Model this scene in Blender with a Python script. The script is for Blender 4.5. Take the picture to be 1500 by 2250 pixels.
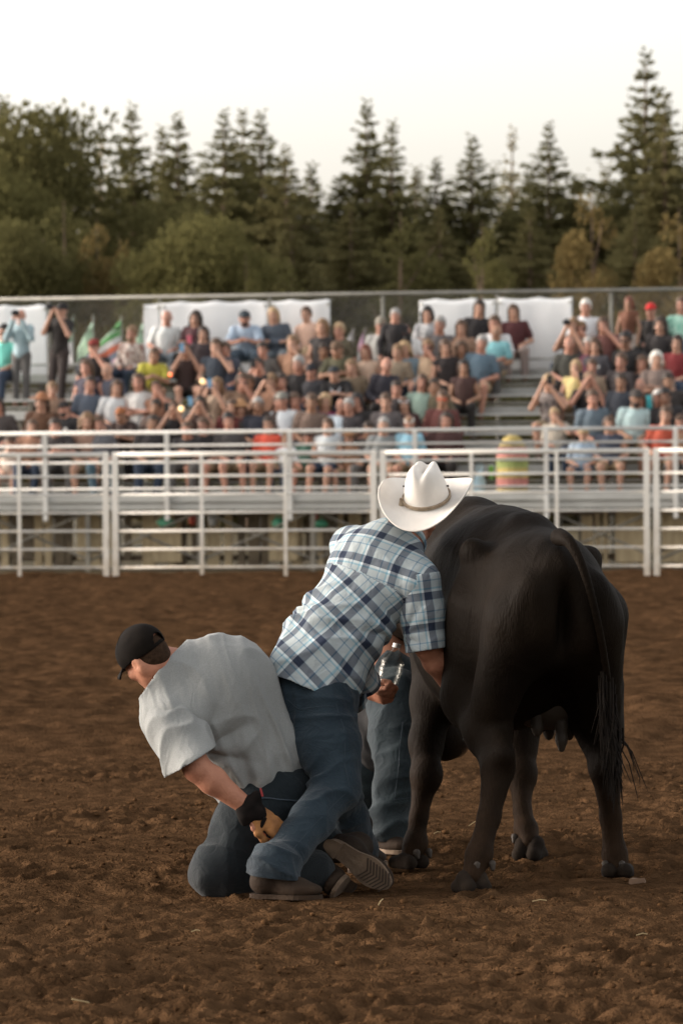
import bpy, math, random, time
import numpy as np
from mathutils import Matrix, Vector

_T0 = time.time()
scene = bpy.context.scene
for _o in list(bpy.data.objects):
    bpy.data.objects.remove(_o)
COL = scene.collection
RAD = math.radians

# ------------------------------------------------------------------ camera
F_PX = 9000.0                 # focal length in photograph pixels (1500 wide)
CAM = np.array([0.0, 0.0, 1.487])
PITCH = math.atan(84.0 / F_PX)
ROLL = 0.0068
_F = np.array([0, math.cos(PITCH), -math.sin(PITCH)])
_R0 = np.array([1.0, 0, 0])
_U0 = np.array([0, math.sin(PITCH), math.cos(PITCH)])
_R = math.cos(ROLL) * _R0 - math.sin(ROLL) * _U0
_U = math.sin(ROLL) * _R0 + math.cos(ROLL) * _U0
cam_data = bpy.data.cameras.new('camera')
cam_data.sensor_fit = 'HORIZONTAL'
cam_data.sensor_width = 24.0
cam_data.lens = F_PX / 1500.0 * 24.0
cam_data.clip_start = 0.5
cam_data.clip_end = 6000.0
cam_data.dof.use_dof = True
cam_data.dof.focus_distance = 14.8
cam_data.dof.aperture_fstop = 6.6
cam = bpy.data.objects.new('camera', cam_data)
COL.objects.link(cam)
cam.matrix_world = Matrix(((_R[0], _U[0], -_F[0], CAM[0]), (_R[1], _U[1], -_F[1], CAM[1]),
                           (_R[2], _U[2], -_F[2], CAM[2]), (0, 0, 0, 1)))
scene.camera = cam


def ray(px, py):
    return _F + _R * ((px - 750.0) / F_PX) + _U * ((1125.0 - py) / F_PX)


def P(px, py, Y):
    """the place seen at photograph pixel (px, py) that stands Y metres away"""
    d = ray(px, py)
    return CAM + d * (Y / d[1])


# ------------------------------------------------------------------ world, sun, exposure
SUN_EL, SUN_AZ = RAD(8.0), RAD(280.0)      # azimuth clockwise from +Y: low, to the camera's left
world = bpy.data.worlds.new('World')
scene.world = world
world.use_nodes = True
wn, wl = world.node_tree.nodes, world.node_tree.links
wn.clear()
sky = wn.new('ShaderNodeTexSky')
sky.sky_type = 'NISHITA'
sky.sun_disc = False
sky.sun_elevation = SUN_EL
sky.sun_rotation = SUN_AZ
sky.altitude = 100
sky.air_density = 1.0
sky.dust_density = 4.0
sky.ozone_density = 1.0
hs = wn.new('ShaderNodeHueSaturation')
hs.inputs['Saturation'].default_value = 0.22
tint = wn.new('ShaderNodeMixRGB')
tint.blend_type = 'MULTIPLY'
tint.inputs[0].default_value = 1.0
tint.inputs[2].default_value = (1.0, 0.958, 0.935, 1)
bg = wn.new('ShaderNodeBackground')
bg.inputs['Strength'].default_value = 0.15
wo = wn.new('ShaderNodeOutputWorld')
wl.new(sky.outputs[0], hs.inputs['Color'])
wl.new(hs.outputs[0], tint.inputs[1])
wl.new(tint.outputs[0], bg.inputs['Color'])
wl.new(bg.outputs[0], wo.inputs['Surface'])

sun_data = bpy.data.lights.new('sun', 'SUN')
sun_data.energy = 0.22
sun_data.angle = RAD(50)
sun_data.color = (1.0, 0.90, 0.77)
sun = bpy.data.objects.new('sun', sun_data)
COL.objects.link(sun)
_sd = Vector((math.sin(SUN_AZ) * math.cos(RAD(34)), math.cos(SUN_AZ) * math.cos(RAD(34)), math.sin(RAD(34))))
sun.rotation_euler = _sd.to_track_quat('Z', 'Y').to_euler()

scene.view_settings.view_transform = 'Standard'
scene.view_settings.look = 'None'
scene.view_settings.gamma = 1.0
scene.view_settings.use_curve_mapping = False
scene.view_settings.exposure = 2.15
scene.render.engine = 'CYCLES'
scene.cycles.max_bounces = 6
scene.cycles.use_denoising = True

# ------------------------------------------------------------------ materials
MATS = {}


def rgb(r, g, b):
    """sRGB 0..255 -> linear"""
    f = lambda c: (c / 255 / 12.92) if c / 255 <= 0.04045 else ((c / 255 + 0.055) / 1.055) ** 2.4
    return (f(r), f(g), f(b))


def mat(name, c1, c2=None, scale=6.0, rough=0.8, bump=0.0, bscale=60.0, metallic=0.0, coat=0.0,
        emission=None, estr=0.0, coord='Object', detail=4.0, stretch=None, spec=0.5, sheen=0.0, c3=None):
    if name in MATS:
        return MATS[name]
    m = bpy.data.materials.new(name)
    m.use_nodes = True
    n, l = m.node_tree.nodes, m.node_tree.links
    b = n['Principled BSDF']
    b.inputs['Roughness'].default_value = rough
    b.inputs['Metallic'].default_value = metallic
    b.inputs['Specular IOR Level'].default_value = spec
    b.inputs['Coat Weight'].default_value = coat
    b.inputs['Sheen Weight'].default_value = sheen
    tc = n.new('ShaderNodeTexCoord')
    src = tc.outputs[coord]
    if stretch:
        mp = n.new('ShaderNodeMapping')
        mp.inputs['Scale'].default_value = stretch
        l.new(src, mp.inputs['Vector'])
        src = mp.outputs[0]
    if c2 is None:
        c2 = tuple(x * 0.8 for x in c1)
    nz = n.new('ShaderNodeTexNoise')
    nz.inputs['Scale'].default_value = scale
    nz.inputs['Detail'].default_value = detail
    l.new(src, nz.inputs['Vector'])
    cr = n.new('ShaderNodeValToRGB')
    cr.color_ramp.elements[0].position = 0.32
    cr.color_ramp.elements[1].position = 0.68
    cr.color_ramp.elements[0].color = (*c1, 1)
    cr.color_ramp.elements[1].color = (*c2, 1)
    if c3 is not None:
        e = cr.color_ramp.elements.new(0.5)
        e.color = (*c3, 1)
    l.new(nz.outputs['Fac'], cr.inputs[0])
    l.new(cr.outputs[0], b.inputs['Base Color'])
    if bump:
        nb = n.new('ShaderNodeTexNoise')
        nb.inputs['Scale'].default_value = bscale
        nb.inputs['Detail'].default_value = 5
        l.new(src, nb.inputs['Vector'])
        bp = n.new('ShaderNodeBump')
        bp.inputs['Strength'].default_value = bump
        bp.inputs['Distance'].default_value = 0.01
        l.new(nb.outputs['Fac'], bp.inputs['Height'])
        l.new(bp.outputs[0], b.inputs['Normal'])
    if emission:
        b.inputs['Emission Color'].default_value = (*emission, 1)
        b.inputs['Emission Strength'].default_value = estr
    MATS[name] = m
    return m


def crumple(m, scale, strength, dist=0.02, stretch=(1, 1, 1), distortion=1.2):
    """chain a coarser bump of soft creases under a material's own fine bump"""
    n, l = m.node_tree.nodes, m.node_tree.links
    b = n['Principled BSDF']
    tc = n.new('ShaderNodeTexCoord')
    mp = n.new('ShaderNodeMapping'); mp.inputs['Scale'].default_value = stretch
    l.new(tc.outputs['Object'], mp.inputs['Vector'])
    nz = n.new('ShaderNodeTexNoise'); nz.inputs['Scale'].default_value = scale; nz.inputs['Detail'].default_value = 3; nz.inputs['Distortion'].default_value = distortion
    l.new(mp.outputs[0], nz.inputs['Vector'])
    s = n.new('ShaderNodeMath'); s.operation = 'SUBTRACT'; s.inputs[1].default_value = .5; l.new(nz.outputs['Fac'], s.inputs[0])
    a = n.new('ShaderNodeMath'); a.operation = 'ABSOLUTE'; l.new(s.outputs[0], a.inputs[0])
    bp = n.new('ShaderNodeBump'); bp.inputs['Strength'].default_value = strength; bp.inputs['Distance'].default_value = dist; bp.invert = True
    l.new(a.outputs[0], bp.inputs['Height'])
    old = b.inputs['Normal'].links
    if old:
        l.new(bp.outputs[0], old[0].from_node.inputs['Normal'])
    else:
        l.new(bp.outputs[0], b.inputs['Normal'])
    return m


def dusty(m, z0, z1, col, amount=1.0, scale=14):
    """dried dirt that has rubbed off on the lowest part of a thing"""
    n, l = m.node_tree.nodes, m.node_tree.links
    b = n['Principled BSDF']
    g = n.new('ShaderNodeNewGeometry'); s = n.new('ShaderNodeSeparateXYZ'); l.new(g.outputs['Position'], s.inputs[0])
    r = n.new('ShaderNodeMapRange'); r.inputs[1].default_value = z0; r.inputs[2].default_value = z1; r.inputs[3].default_value = amount; r.inputs[4].default_value = 0.0
    l.new(s.outputs[2], r.inputs[0])
    z = n.new('ShaderNodeTexNoise'); z.inputs['Scale'].default_value = scale; z.inputs['Detail'].default_value = 7; l.new(g.outputs['Position'], z.inputs['Vector'])
    q = n.new('ShaderNodeMath'); q.operation = 'MULTIPLY'; l.new(r.outputs[0], q.inputs[0]); l.new(z.outputs['Fac'], q.inputs[1])
    x = n.new('ShaderNodeMixRGB'); x.inputs[2].default_value = (*col, 1); l.new(q.outputs[0], x.inputs[0])
    l.new(b.inputs['Base Color'].links[0].from_socket, x.inputs[1]); l.new(x.outputs[0], b.inputs['Base Color'])
    return m


# ------------------------------------------------------------------ object helpers
def tag(o, label=None, cat=None, group=None, kind=None):
    if label: o['label'] = label
    if cat: o['category'] = cat
    if group: o['group'] = group
    if kind: o['kind'] = kind
    return o


def empty(name, loc=(0, 0, 0), label=None, cat=None, group=None, rotz=0.0):
    o = bpy.data.objects.new(name, None)
    COL.objects.link(o)
    o.location = loc
    o.rotation_euler = (0, 0, rotz)
    o.empty_display_size = 0.1
    return tag(o, label, cat, group)


def mesh_data(name, verts, faces, smooth=False):
    me = bpy.data.meshes.new(name)
    v = np.asarray(verts, dtype=np.float32)
    if isinstance(faces, np.ndarray) and faces.ndim == 2:
        k = faces.shape[1]
        me.vertices.add(len(v))
        me.vertices.foreach_set('co', v.ravel())
        me.loops.add(faces.size)
        me.loops.foreach_set('vertex_index', faces.astype(np.int32).ravel())
        me.polygons.add(len(faces))
        me.polygons.foreach_set('loop_start', np.arange(0, faces.size, k, dtype=np.int32))
        me.polygons.foreach_set('loop_total', np.full(len(faces), k, dtype=np.int32))
        me.update(calc_edges=True)
    else:
        me.from_pydata([tuple(x) for x in v], [], faces)
        me.update()
    if smooth:
        me.polygons.foreach_set('use_smooth', np.ones(len(me.polygons), dtype=bool))
    return me


def link(name, me, m=None, parent=None, loc=None):
    o = bpy.data.objects.new(name, me)
    COL.objects.link(o)
    if m is not None and len(me.materials) == 0:
        me.materials.append(m)
    if parent is not None:
        o.parent = parent
    if loc is not None:
        o.location = loc
    return o


def copy_tree(o, parent=None):
    c = o.copy()
    COL.objects.link(c)
    c.parent = parent
    for ch in o.children:
        copy_tree(ch, c)
    return c


class MB:
    """collects simple shapes; build() links them as one mesh object"""
    def __init__(self):
        self.v, self.f = [], []

    def add(self, verts, faces):
        k = len(self.v)
        self.v += [tuple(map(float, x)) for x in verts]
        self.f += [tuple(i + k for i in f) for f in faces]
        return self

    def box(self, lo, hi, frame=None, bev=0.0):
        x0, y0, z0 = lo
        x1, y1, z1 = hi
        if bev <= 0:
            vs = [(x0, y0, z0), (x1, y0, z0), (x1, y1, z0), (x0, y1, z0), (x0, y0, z1), (x1, y0, z1), (x1, y1, z1), (x0, y1, z1)]
            fs = [(0, 3, 2, 1), (4, 5, 6, 7), (0, 1, 5, 4), (1, 2, 6, 5), (2, 3, 7, 6), (3, 0, 4, 7)]
        else:
            vs, fs = [], []
            b = bev
            for (xx0, xx1, yy0, yy1, z) in ((x0 + b, x1 - b, y0 + b, y1 - b, z0), (x0, x1, y0, y1, z0 + b),
                                            (x0, x1, y0, y1, z1 - b), (x0 + b, x1 - b, y0 + b, y1 - b, z1)):
                vs += [(xx0, yy0, z), (xx1, yy0, z), (xx1, yy1, z), (xx0, yy1, z)]
            fs = [(0, 3, 2, 1), (12, 13, 14, 15)]
            for r in range(3):
                for i in range(4):
                    j = (i + 1) % 4
                    fs.append((r * 4 + i, r * 4 + j, r * 4 + 4 + j, r * 4 + 4 + i))
        if frame is not None:
            vs = [frame(*p) for p in vs]
        return self.add(vs, fs)

    def tube(self, pts, r, n=8, cap=True):
        pts = [np.asarray(p, float) for p in pts]
        rs = r if hasattr(r, '__len__') else [r] * len(pts)
        rings = []
        ref = None
        for i, p in enumerate(pts):
            d = pts[min(i + 1, len(pts) - 1)] - pts[max(i - 1, 0)]
            d = d / (np.linalg.norm(d) + 1e-9)
            if ref is None:
                ref = np.array([0, 0, 1.0]) if abs(d[2]) < 0.9 else np.array([0, 1.0, 0])
            a = np.cross(d, ref); a /= np.linalg.norm(a) + 1e-9
            b = np.cross(a, d)
            ref = b
            rings.append([p + rs[i] * (math.cos(t) * a + math.sin(t) * b) for t in [2 * math.pi * k / n for k in range(n)]])
        vs = [q for ring in rings for q in ring]
        fs = []
        for i in range(len(pts) - 1):
            for k in range(n):
                j = (k + 1) % n
                fs.append((i * n + k, i * n + j, (i + 1) * n + j, (i + 1) * n + k))
        if cap:
            fs.append(tuple(range(n - 1, -1, -1)))
            fs.append(tuple((len(pts) - 1) * n + k for k in range(n)))
        return self.add(vs, fs)

    def build(self, name, m, parent=None, off=(0, 0, 0), smooth=False, loc=None):
        v = np.asarray(self.v, float) - np.asarray(off, float)
        me = bpy.data.meshes.new(name)
        me.from_pydata([tuple(x) for x in v], [], self.f)
        me.update()
        if smooth:
            me.polygons.foreach_set('use_smooth', np.ones(len(me.polygons), dtype=bool))
        return link(name, me, m, parent, loc)


# ------------------------------------------------------------------ noise (numpy)
def _hash3(i, j, k, seed):
    h = (i * 374761393 + j * 668265263 + k * 2147483647 + seed * 144269504) & 0xFFFFFFFF
    h = ((h ^ (h >> 13)) * 1274126177) & 0xFFFFFFFF
    return ((h ^ (h >> 16)) & 0xFFFFFF).astype(np.float32) / 16777215.0


def vnoise(p, seed=0):
    """value noise, p (N,3) -> 0..1"""
    p = np.asarray(p, dtype=np.float64)
    i = np.floor(p).astype(np.int64)
    f = (p - i).astype(np.float32)
    u = f * f * (3 - 2 * f)
    out = 0
    for dx in (0, 1):
        wx = u[:, 0] if dx else 1 - u[:, 0]
        for dy in (0, 1):
            wy = u[:, 1] if dy else 1 - u[:, 1]
            for dz in (0, 1):
                wz = u[:, 2] if dz else 1 - u[:, 2]
                out = out + wx * wy * wz * _hash3(i[:, 0] + dx, i[:, 1] + dy, i[:, 2] + dz, seed)
    return out


def noise2(x, y, seed=0):
    i = np.floor(x).astype(np.int64); j = np.floor(y).astype(np.int64)
    fx = (x - i).astype(np.float32); fy = (y - j).astype(np.float32)
    ux = fx * fx * (3 - 2 * fx); uy = fy * fy * (3 - 2 * fy)
    z = np.zeros_like(i)
    h = lambda a, b: _hash3(a, b, z, seed)
    return (h(i, j) * (1 - ux) * (1 - uy) + h(i + 1, j) * ux * (1 - uy) + h(i, j + 1) * (1 - ux) * uy + h(i + 1, j + 1) * ux * uy)


# ------------------------------------------------------------------ implicit surfaces (numpy): smooth unions of round cones / ellipsoids
def cone(a, b, ra, rb=None, k=0.03):
    return ('c', np.asarray(a, np.float32), np.asarray(b, np.float32), float(ra), float(ra if rb is None else rb), k)


def chain(pts, rs, k=0.03):
    return [cone(pts[i], pts[i + 1], rs[i], rs[i + 1], k) for i in range(len(pts) - 1)]


def ell(c, rad, axes=None, k=0.04):
    A = np.eye(3, dtype=np.float32) if axes is None else np.asarray(axes, np.float32)
    return ('e', np.asarray(c, np.float32), A, np.asarray(rad, np.float32), k)


def cut(pr, k=0.02):
    return ('-', pr, k)


def _prim(p, X):
    if p[0] == 'c':
        _, a, b, ra, rb, k = p
        ba = b - a
        q = X - a
        L2 = float(ba @ ba) + 1e-12
        t = np.clip(q @ ba / L2, 0, 1)
        q = q - t[:, None] * ba
        return np.sqrt(np.einsum('ij,ij->i', q, q)) - (ra + t * (rb - ra))
    _, c, A, r, k = p
    q = (X - c) @ A.T
    q0 = q / r
    k0 = np.sqrt(np.einsum('ij,ij->i', q0, q0)) + 1e-6
    q1 = q0 / r
    k1 = np.sqrt(np.einsum('ij,ij->i', q1, q1)) + 1e-6
    return k0 * (k0 - 1) / k1


def sd(prims):
    def fn(X):
        X = X.astype(np.float32)
        d = None
        for p in prims:
            if p[0] == '-':
                e = -_prim(p[1], X)
                k = p[2]
                h = np.clip(0.5 - 0.5 * (e - d) / k * -1, 0, 1)
                h = np.clip(0.5 + 0.5 * (e - d) / k, 0, 1)
                d = d * (1 - h) + e * h + k * h * (1 - h)
                continue
            e = _prim(p, X)
            if d is None:
                d = e
                continue
            k = p[-1]
            h = np.clip(0.5 + 0.5 * (d - e) / k, 0, 1)
            d = d * (1 - h) + e * h - k * h * (1 - h)
        return d
    return fn


def prim_bounds(prims):
    lo, hi = [], []
    for p in prims:
        if p[0] == '-':
            continue
        if p[0] == 'c':
            lo += [p[1] - p[3], p[2] - p[4]]; hi += [p[1] + p[3], p[2] + p[4]]
        else:
            e = np.sqrt(((p[2].T * p[3]) ** 2).sum(1))
            lo.append(p[1] - e); hi.append(p[1] + e)
    return np.min(lo, 0), np.max(hi, 0)


def iso(prims, h, grow=0.03):
    """mesh an implicit shape: block-sparse evaluation + surface nets -> verts (N,3), quads (M,4)"""
    fn = sd(prims)
    lo, hi = prim_bounds(prims)
    lo = lo - grow - h; hi = hi + grow + h
    B = 6
    nb = np.ceil((hi - lo) / (h * B)).astype(int) + 1
    n = nb * B
    H = h * B
    g = np.stack(np.meshgrid(*[lo[i] + (np.arange(nb[i]) + 0.5) * H for i in range(3)], indexing='ij'), -1).reshape(-1, 3)
    dc = fn(g)
    act = np.nonzero(np.abs(dc) < H * 1.25)[0]
    D = np.repeat(np.repeat(np.repeat(np.sign(dc).reshape(nb).astype(np.float32), B, 0), B, 1), B, 2)
    bi = np.stack(np.unravel_index(act, nb), -1) * B
    off = np.stack(np.meshgrid(np.arange(B), np.arange(B), np.arange(B), indexing='ij'), -1).reshape(-1, 3)
    for s in range(0, len(bi), 4000):
        idx = (bi[s:s + 4000, None, :] + off[None]).reshape(-1, 3)
        D[idx[:, 0], idx[:, 1], idx[:, 2]] = fn(lo + idx * h)
    S = D < 0
    c = [S[i:n[0] - 1 + i, j:n[1] - 1 + j, k:n[2] - 1 + k] for i in (0, 1) for j in (0, 1) for k in (0, 1)]
    cnt = sum(x.astype(np.int8) for x in c)
    cells = np.argwhere((cnt > 0) & (cnt < 8))
    vid = np.full(cnt.shape, -1, dtype=np.int64)
    vid[cells[:, 0], cells[:, 1], cells[:, 2]] = np.arange(len(cells))
    acc = np.zeros((len(cells), 3)); num = np.zeros(len(cells))
    cor = [(i, j, k) for i in (0, 1) for j in (0, 1) for k in (0, 1)]
    for a in range(8):
        for b in range(a + 1, 8):
            ca, cb = np.array(cor[a]), np.array(cor[b])
            if np.abs(ca - cb).sum() != 1:
                continue
            ia, ib = cells + ca, cells + cb
            va, vb = D[ia[:, 0], ia[:, 1], ia[:, 2]], D[ib[:, 0], ib[:, 1], ib[:, 2]]
            m = (va < 0) != (vb < 0)
            t = np.where(m, va / np.where(m, va - vb, 1), 0)
            acc += np.where(m[:, None], ca + t[:, None] * (cb - ca), 0)
            num += m
    V = lo + (cells + acc / num[:, None]) * h
    quads = []
    for ax in range(3):
        u, w = (ax + 1) % 3, (ax + 2) % 3
        sl0 = [slice(1, None)] * 3; sl1 = [slice(1, None)] * 3
        sl0 = [slice(1, n[q] - 1) for q in range(3)]; sl1 = list(sl0)
        sl0[ax] = slice(0, n[ax] - 1); sl1[ax] = slice(1, n[ax])
        A, Bq = S[tuple(sl0)], S[tuple(sl1)]
        e = np.argwhere(A != Bq)
        base = e.copy()
        base[:, u] += 1; base[:, w] += 1
        flip = A[e[:, 0], e[:, 1], e[:, 2]]
        def cid(du, dw):
            q = base.copy(); q[:, u] -= du; q[:, w] -= dw
            return vid[q[:, 0], q[:, 1], q[:, 2]]
        q = np.stack([cid(1, 1), cid(0, 1), cid(0, 0), cid(1, 0)], -1)
        q[~flip] = q[~flip][:, ::-1]
        quads.append(q)
    Q = np.concatenate(quads)
    Q = Q[(Q >= 0).all(1)]
    # one projection step onto the surface for smoothness
    eps = h * 0.5
    d0 = fn(V)
    gr = np.stack([fn(V + np.eye(3)[i] * eps) - d0 for i in range(3)], -1) / eps
    gl = np.sqrt((gr ** 2).sum(1)) + 1e-4
    st = np.clip(d0 / gl, -h, h)
    V = V - gr / gl[:, None] * (st * 0.8)[:, None]
    return V, Q


def normals(V, Q):
    a = np.cross(V[Q[:, 2]] - V[Q[:, 0]], V[Q[:, 3]] - V[Q[:, 1]])
    N = np.zeros_like(V)
    for k in range(4):
        np.add.at(N, Q[:, k], a)
    return N / (np.linalg.norm(N, axis=1)[:, None] + 1e-12)


def drop(V, Q, dead):
    """remove faces whose vertices are all dead"""
    Q = Q[~dead[Q].any(1)]
    used = np.unique(Q)
    mp = np.full(len(V), -1); mp[used] = np.arange(len(used))
    return V[used], mp[Q], used


def clip(V, Q, f):
    """trim a mesh where the field f (per vertex) is positive, with a clean edge"""
    dead = f > 0
    Q = Q[~dead[Q].all(1)]
    mixed = Q[dead[Q].any(1)]
    acc = np.zeros_like(V); num = np.zeros(len(V))
    for k in range(4):
        a, b = mixed[:, k], mixed[:, (k + 1) % 4]
        for x, y in ((a, b), (b, a)):
            m = dead[x] & ~dead[y]
            xx, yy = x[m], y[m]
            t = (-f[yy] / (f[xx] - f[yy] + 1e-9))[:, None]
            np.add.at(acc, xx, V[yy] + (V[xx] - V[yy]) * t); np.add.at(num, xx, 1)
    mv = num > 0
    V = V.copy()
    V[mv] = acc[mv] / num[mv][:, None]
    bad = dead & ~mv
    return drop(V, Q, bad)


def unit(v):
    v = np.asarray(v, float)
    return v / (np.linalg.norm(v) + 1e-12)


def folds(V, N, frame, wl, amp, seed=0, mask=None, sharp=1.6):
    """displace along normals by ridged noise stretched along frame axes (rows) with wavelengths wl"""
    q = (V @ np.asarray(frame).T) / np.asarray(wl)
    w = vnoise(q * 0.6 + 7.7, seed + 5) * 1.3
    n1 = vnoise(q + w[:, None], seed)
    r = 1 - np.abs(2 * n1 - 1)
    r = r ** sharp
    d = (r - 0.45) * amp
    if mask is not None:
        d = d * mask
    return V + N * d[:, None]
# ================================================================== SETTING
# ---- arena dirt
M_DIRT = mat('dirt', (0.088, 0.0480, 0.0240), (0.043, 0.0235, 0.0118), scale=9, rough=0.95, bump=0.9, bscale=55, detail=9, c3=(0.0635, 0.0348, 0.0174), spec=0.0)
crumple(M_DIRT, 34, .9, .03, distortion=.6)


def dirt_height(x, y):
    z = 0.030 * (noise2(x / 1.3, y / 1.1, 1) - 0.5) + 0.034 * (noise2(x / 0.55, y / 0.42, 2) - 0.5)
    cl = noise2(x / 0.9 + 9, y / 0.7, 21)
    cl = np.clip((cl - 0.15) * 1.8, 0.3, 1)
    for wl_, am, sd_ in ((0.21, 0.034, 3), (0.10, 0.036, 4), (0.055, 0.033, 5), (0.032, 0.021, 6)):
        n = noise2(x / wl_ + 0.37 * y / wl_, y / wl_ - 0.31 * x / wl_, sd_)
        b = np.abs(2 * n - 1)
        z = z + am * cl * (1 - b * b - 0.6)
    return z - 0.024


def ground_patch(name, x0, x1, y0, y1, dx, dy, fade, amp=1.0, base=0.0, far=None):
    xs = np.arange(x0, x1 + dx / 2, dx); ys = np.arange(y0, y1 + dy / 2, dy)
    gx, gy = np.meshgrid(xs, ys)
    rs = np.random.RandomState(3)
    jx = gx + rs.uniform(-.3, .3, gx.shape) * dx; jy = gy + rs.uniform(-.3, .3, gy.shape) * dy
    z = dirt_height(jx.ravel(), jy.ravel()).reshape(gx.shape) * amp
    if far is not None:
        z = far(jx, jy)
    else:                                   # hoof and boot prints
        rp = np.random.RandomState(31)
        for _ in range(75):
            cx_, cy_ = rp.uniform(-1.6, 1.6), 10.9 + 8.5 * rp.uniform()
            an, ln_ = rp.uniform(0, 3.14), rp.uniform(.05, .075)
            jj = slice(max(0, int((cy_ - .3 - y0) / dy)), int((cy_ + .3 - y0) / dy)); ii = slice(max(0, int((cx_ - .3 - x0) / dx)), int((cx_ + .3 - x0) / dx))
            ux = (jx[jj, ii] - cx_) * math.cos(an) + (jy[jj, ii] - cy_) * math.sin(an); uy = -(jx[jj, ii] - cx_) * math.sin(an) + (jy[jj, ii] - cy_) * math.cos(an)
            rr_ = np.sqrt((ux / ln_) ** 2 + (uy / (ln_ * .72)) ** 2)
            z[jj, ii] += -.034 * np.exp(-rr_ ** 4) + .020 * np.exp(-((rr_ - 1.35) / .32) ** 2)
    e = np.minimum.reduce([gx - x0, x1 - gx, gy - y0, y1 - gy])
    w = np.clip(e / fade, 0, 1)
    z = z * w + base - 0.0 * (1 - w)
    ny, nx = gx.shape
    i = np.arange(ny * nx).reshape(ny, nx)
    Q = np.stack([i[:-1, :-1], i[:-1, 1:], i[1:, 1:], i[1:, :-1]], -1).reshape(-1, 4)
    return mesh_data(name, np.stack([jx, jy, z], -1).reshape(-1, 3), Q, smooth=True)


def far_height(x, y):
    xr, yr = x.ravel(), y.ravel()
    z = 0.03 * (noise2(xr / 2.4, yr / 1.6, 11) - 0.5) + 0.04 * (noise2(xr / 0.9, yr / 0.75, 12) - 0.5)
    for wl_, am, sd_ in ((0.46, 0.060, 13), (0.27, 0.062, 14), (0.15, 0.055, 15)):
        n = noise2(xr / wl_ + 0.37 * yr / wl_, yr / wl_ - 0.31 * xr / wl_, sd_)
        b = np.abs(2 * n - 1)
        z = z + am * (1 - b * b - 0.6)
    return z.reshape(x.shape)


arena = link('arena_ground', ground_patch('arena_ground', -2.1, 2.1, 10.0, 22.0, 0.0135, 0.0155, 0.35), M_DIRT)
tag(arena, 'clumpy brown arena dirt under the cow and the men', kind='structure')
arena_far = link('arena_ground_far', ground_patch('arena_ground_far', -7.6, 7.6, 21.5, 61.5, 0.055, 0.06, 0.6, base=-0.012, far=far_height), M_DIRT)
tag(arena_far, 'raked brown arena dirt running back to the fence', kind='structure')
b = MB().box((-700, -200, -0.5), (700, 1500, -0.045))
M_TURF = mat('dry_turf', (0.10, 0.075, 0.04), (0.06, 0.05, 0.025), scale=0.6, rough=0.95, bump=0.5, bscale=8, detail=8, spec=0.1)
ground = b.build('ground', M_TURF)
tag(ground, 'dry brown earth spreading out to the trees', kind='structure')

# loose clods: nobody could count them
def ico():
    t = (1 + 5 ** .5) / 2
    v = np.array([(-1, t, 0), (1, t, 0), (-1, -t, 0), (1, -t, 0), (0, -1, t), (0, 1, t), (0, -1, -t), (0, 1, -t), (t, 0, -1), (t, 0, 1), (-t, 0, -1), (-t, 0, 1)], float)
    v /= np.linalg.norm(v[0])
    f = np.array([(0, 11, 5), (0, 5, 1), (0, 1, 7), (0, 7, 10), (0, 10, 11), (1, 5, 9), (5, 11, 4), (11, 10, 2), (10, 7, 6), (7, 1, 8), (3, 9, 4), (3, 4, 2), (3, 2, 6), (3, 6, 8), (3, 8, 9), (4, 9, 5), (2, 4, 11), (6, 2, 10), (8, 6, 7), (9, 8, 1)])
    return v, f


def ico2():
    v, f = ico()
    v = [tuple(x) for x in v]; cache = {}
    def mid(a, b):
        k = (min(a, b), max(a, b))
        if k not in cache:
            m = np.array(v[a]) + np.array(v[b]); m /= np.linalg.norm(m)
            v.append(tuple(m)); cache[k] = len(v) - 1
        return cache[k]
    nf = []
    for a, b, c in f:
        x, y, z = mid(a, b), mid(b, c), mid(c, a)
        nf += [(a, x, z), (b, y, x), (c, z, y), (x, y, z)]
    return np.array(v), np.array(nf)


rs = np.random.RandomState(8)
IV, IF = ico()
nc = 3000
cx = rs.uniform(-1.7, 1.7, nc); cy = 10.6 + 9.5 * rs.uniform(0, 1, nc) ** 1.3
cz = dirt_height(cx, cy)
sz = 0.0030 + 0.009 * rs.uniform(0, 1, nc) ** 7 + 0.003 * rs.uniform(0, 1, nc)
VV, FF = [], []
for i in range(nc):
    q = IV * (1 + 0.28 * rs.normal(size=(len(IV), 1)))
    q = q * sz[i] * rs.uniform(.7, 1.3, 3) * np.array([1.1, 1.1, .85])
    VV.append(q + (cx[i], cy[i], cz[i] + sz[i] * .35)); FF.append(IF + i * len(IV))
M_CLOD = mat('dirt_clod', (0.085, 0.046, 0.022), (0.046, 0.024, 0.0115), scale=5, rough=0.95, bump=0.4, bscale=120, spec=0.0)
clods = link('dirt_clods', mesh_data('dirt_clods', np.concatenate(VV), np.concatenate(FF)), M_CLOD)
tag(clods, 'loose dirt clods strewn over the arena floor', 'dirt', kind='stuff')

# ---- frames along the arena fence and the grandstand (turned a little to the camera's right)
def frame(phi, y_at_x0):
    a = np.array([math.cos(phi), -math.sin(phi), 0]); nrm = np.array([math.sin(phi), math.cos(phi), 0])
    return np.array([0, y_at_x0, 0.0]), a, nrm


def hit(fr, px, py, off=0.0):
    """where the sight line through a pixel meets the upright plane 'off' metres behind a frame -> (along, z)"""
    o, a, nrm = fr
    d = ray(px, py)
    t = ((o - CAM) @ nrm + off) / (d @ nrm)
    q = CAM + d * t - o
    return q @ a, q[2] + 0.0


def W(fr, s, off, z):
    o, a, nrm = fr
    return o + s * a + off * nrm + np.array([0, 0, z])


FEN = frame(RAD(8.5), 58.4)
STA = frame(RAD(10.5), 64.6)

# ---- white pipe fence panels
M_WPIPE = mat('white_pipe_paint', (0.80, 0.775, 0.71), (0.70, 0.665, 0.59), scale=1.5, rough=0.5, bump=0.15, bscale=40, detail=7)
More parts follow.
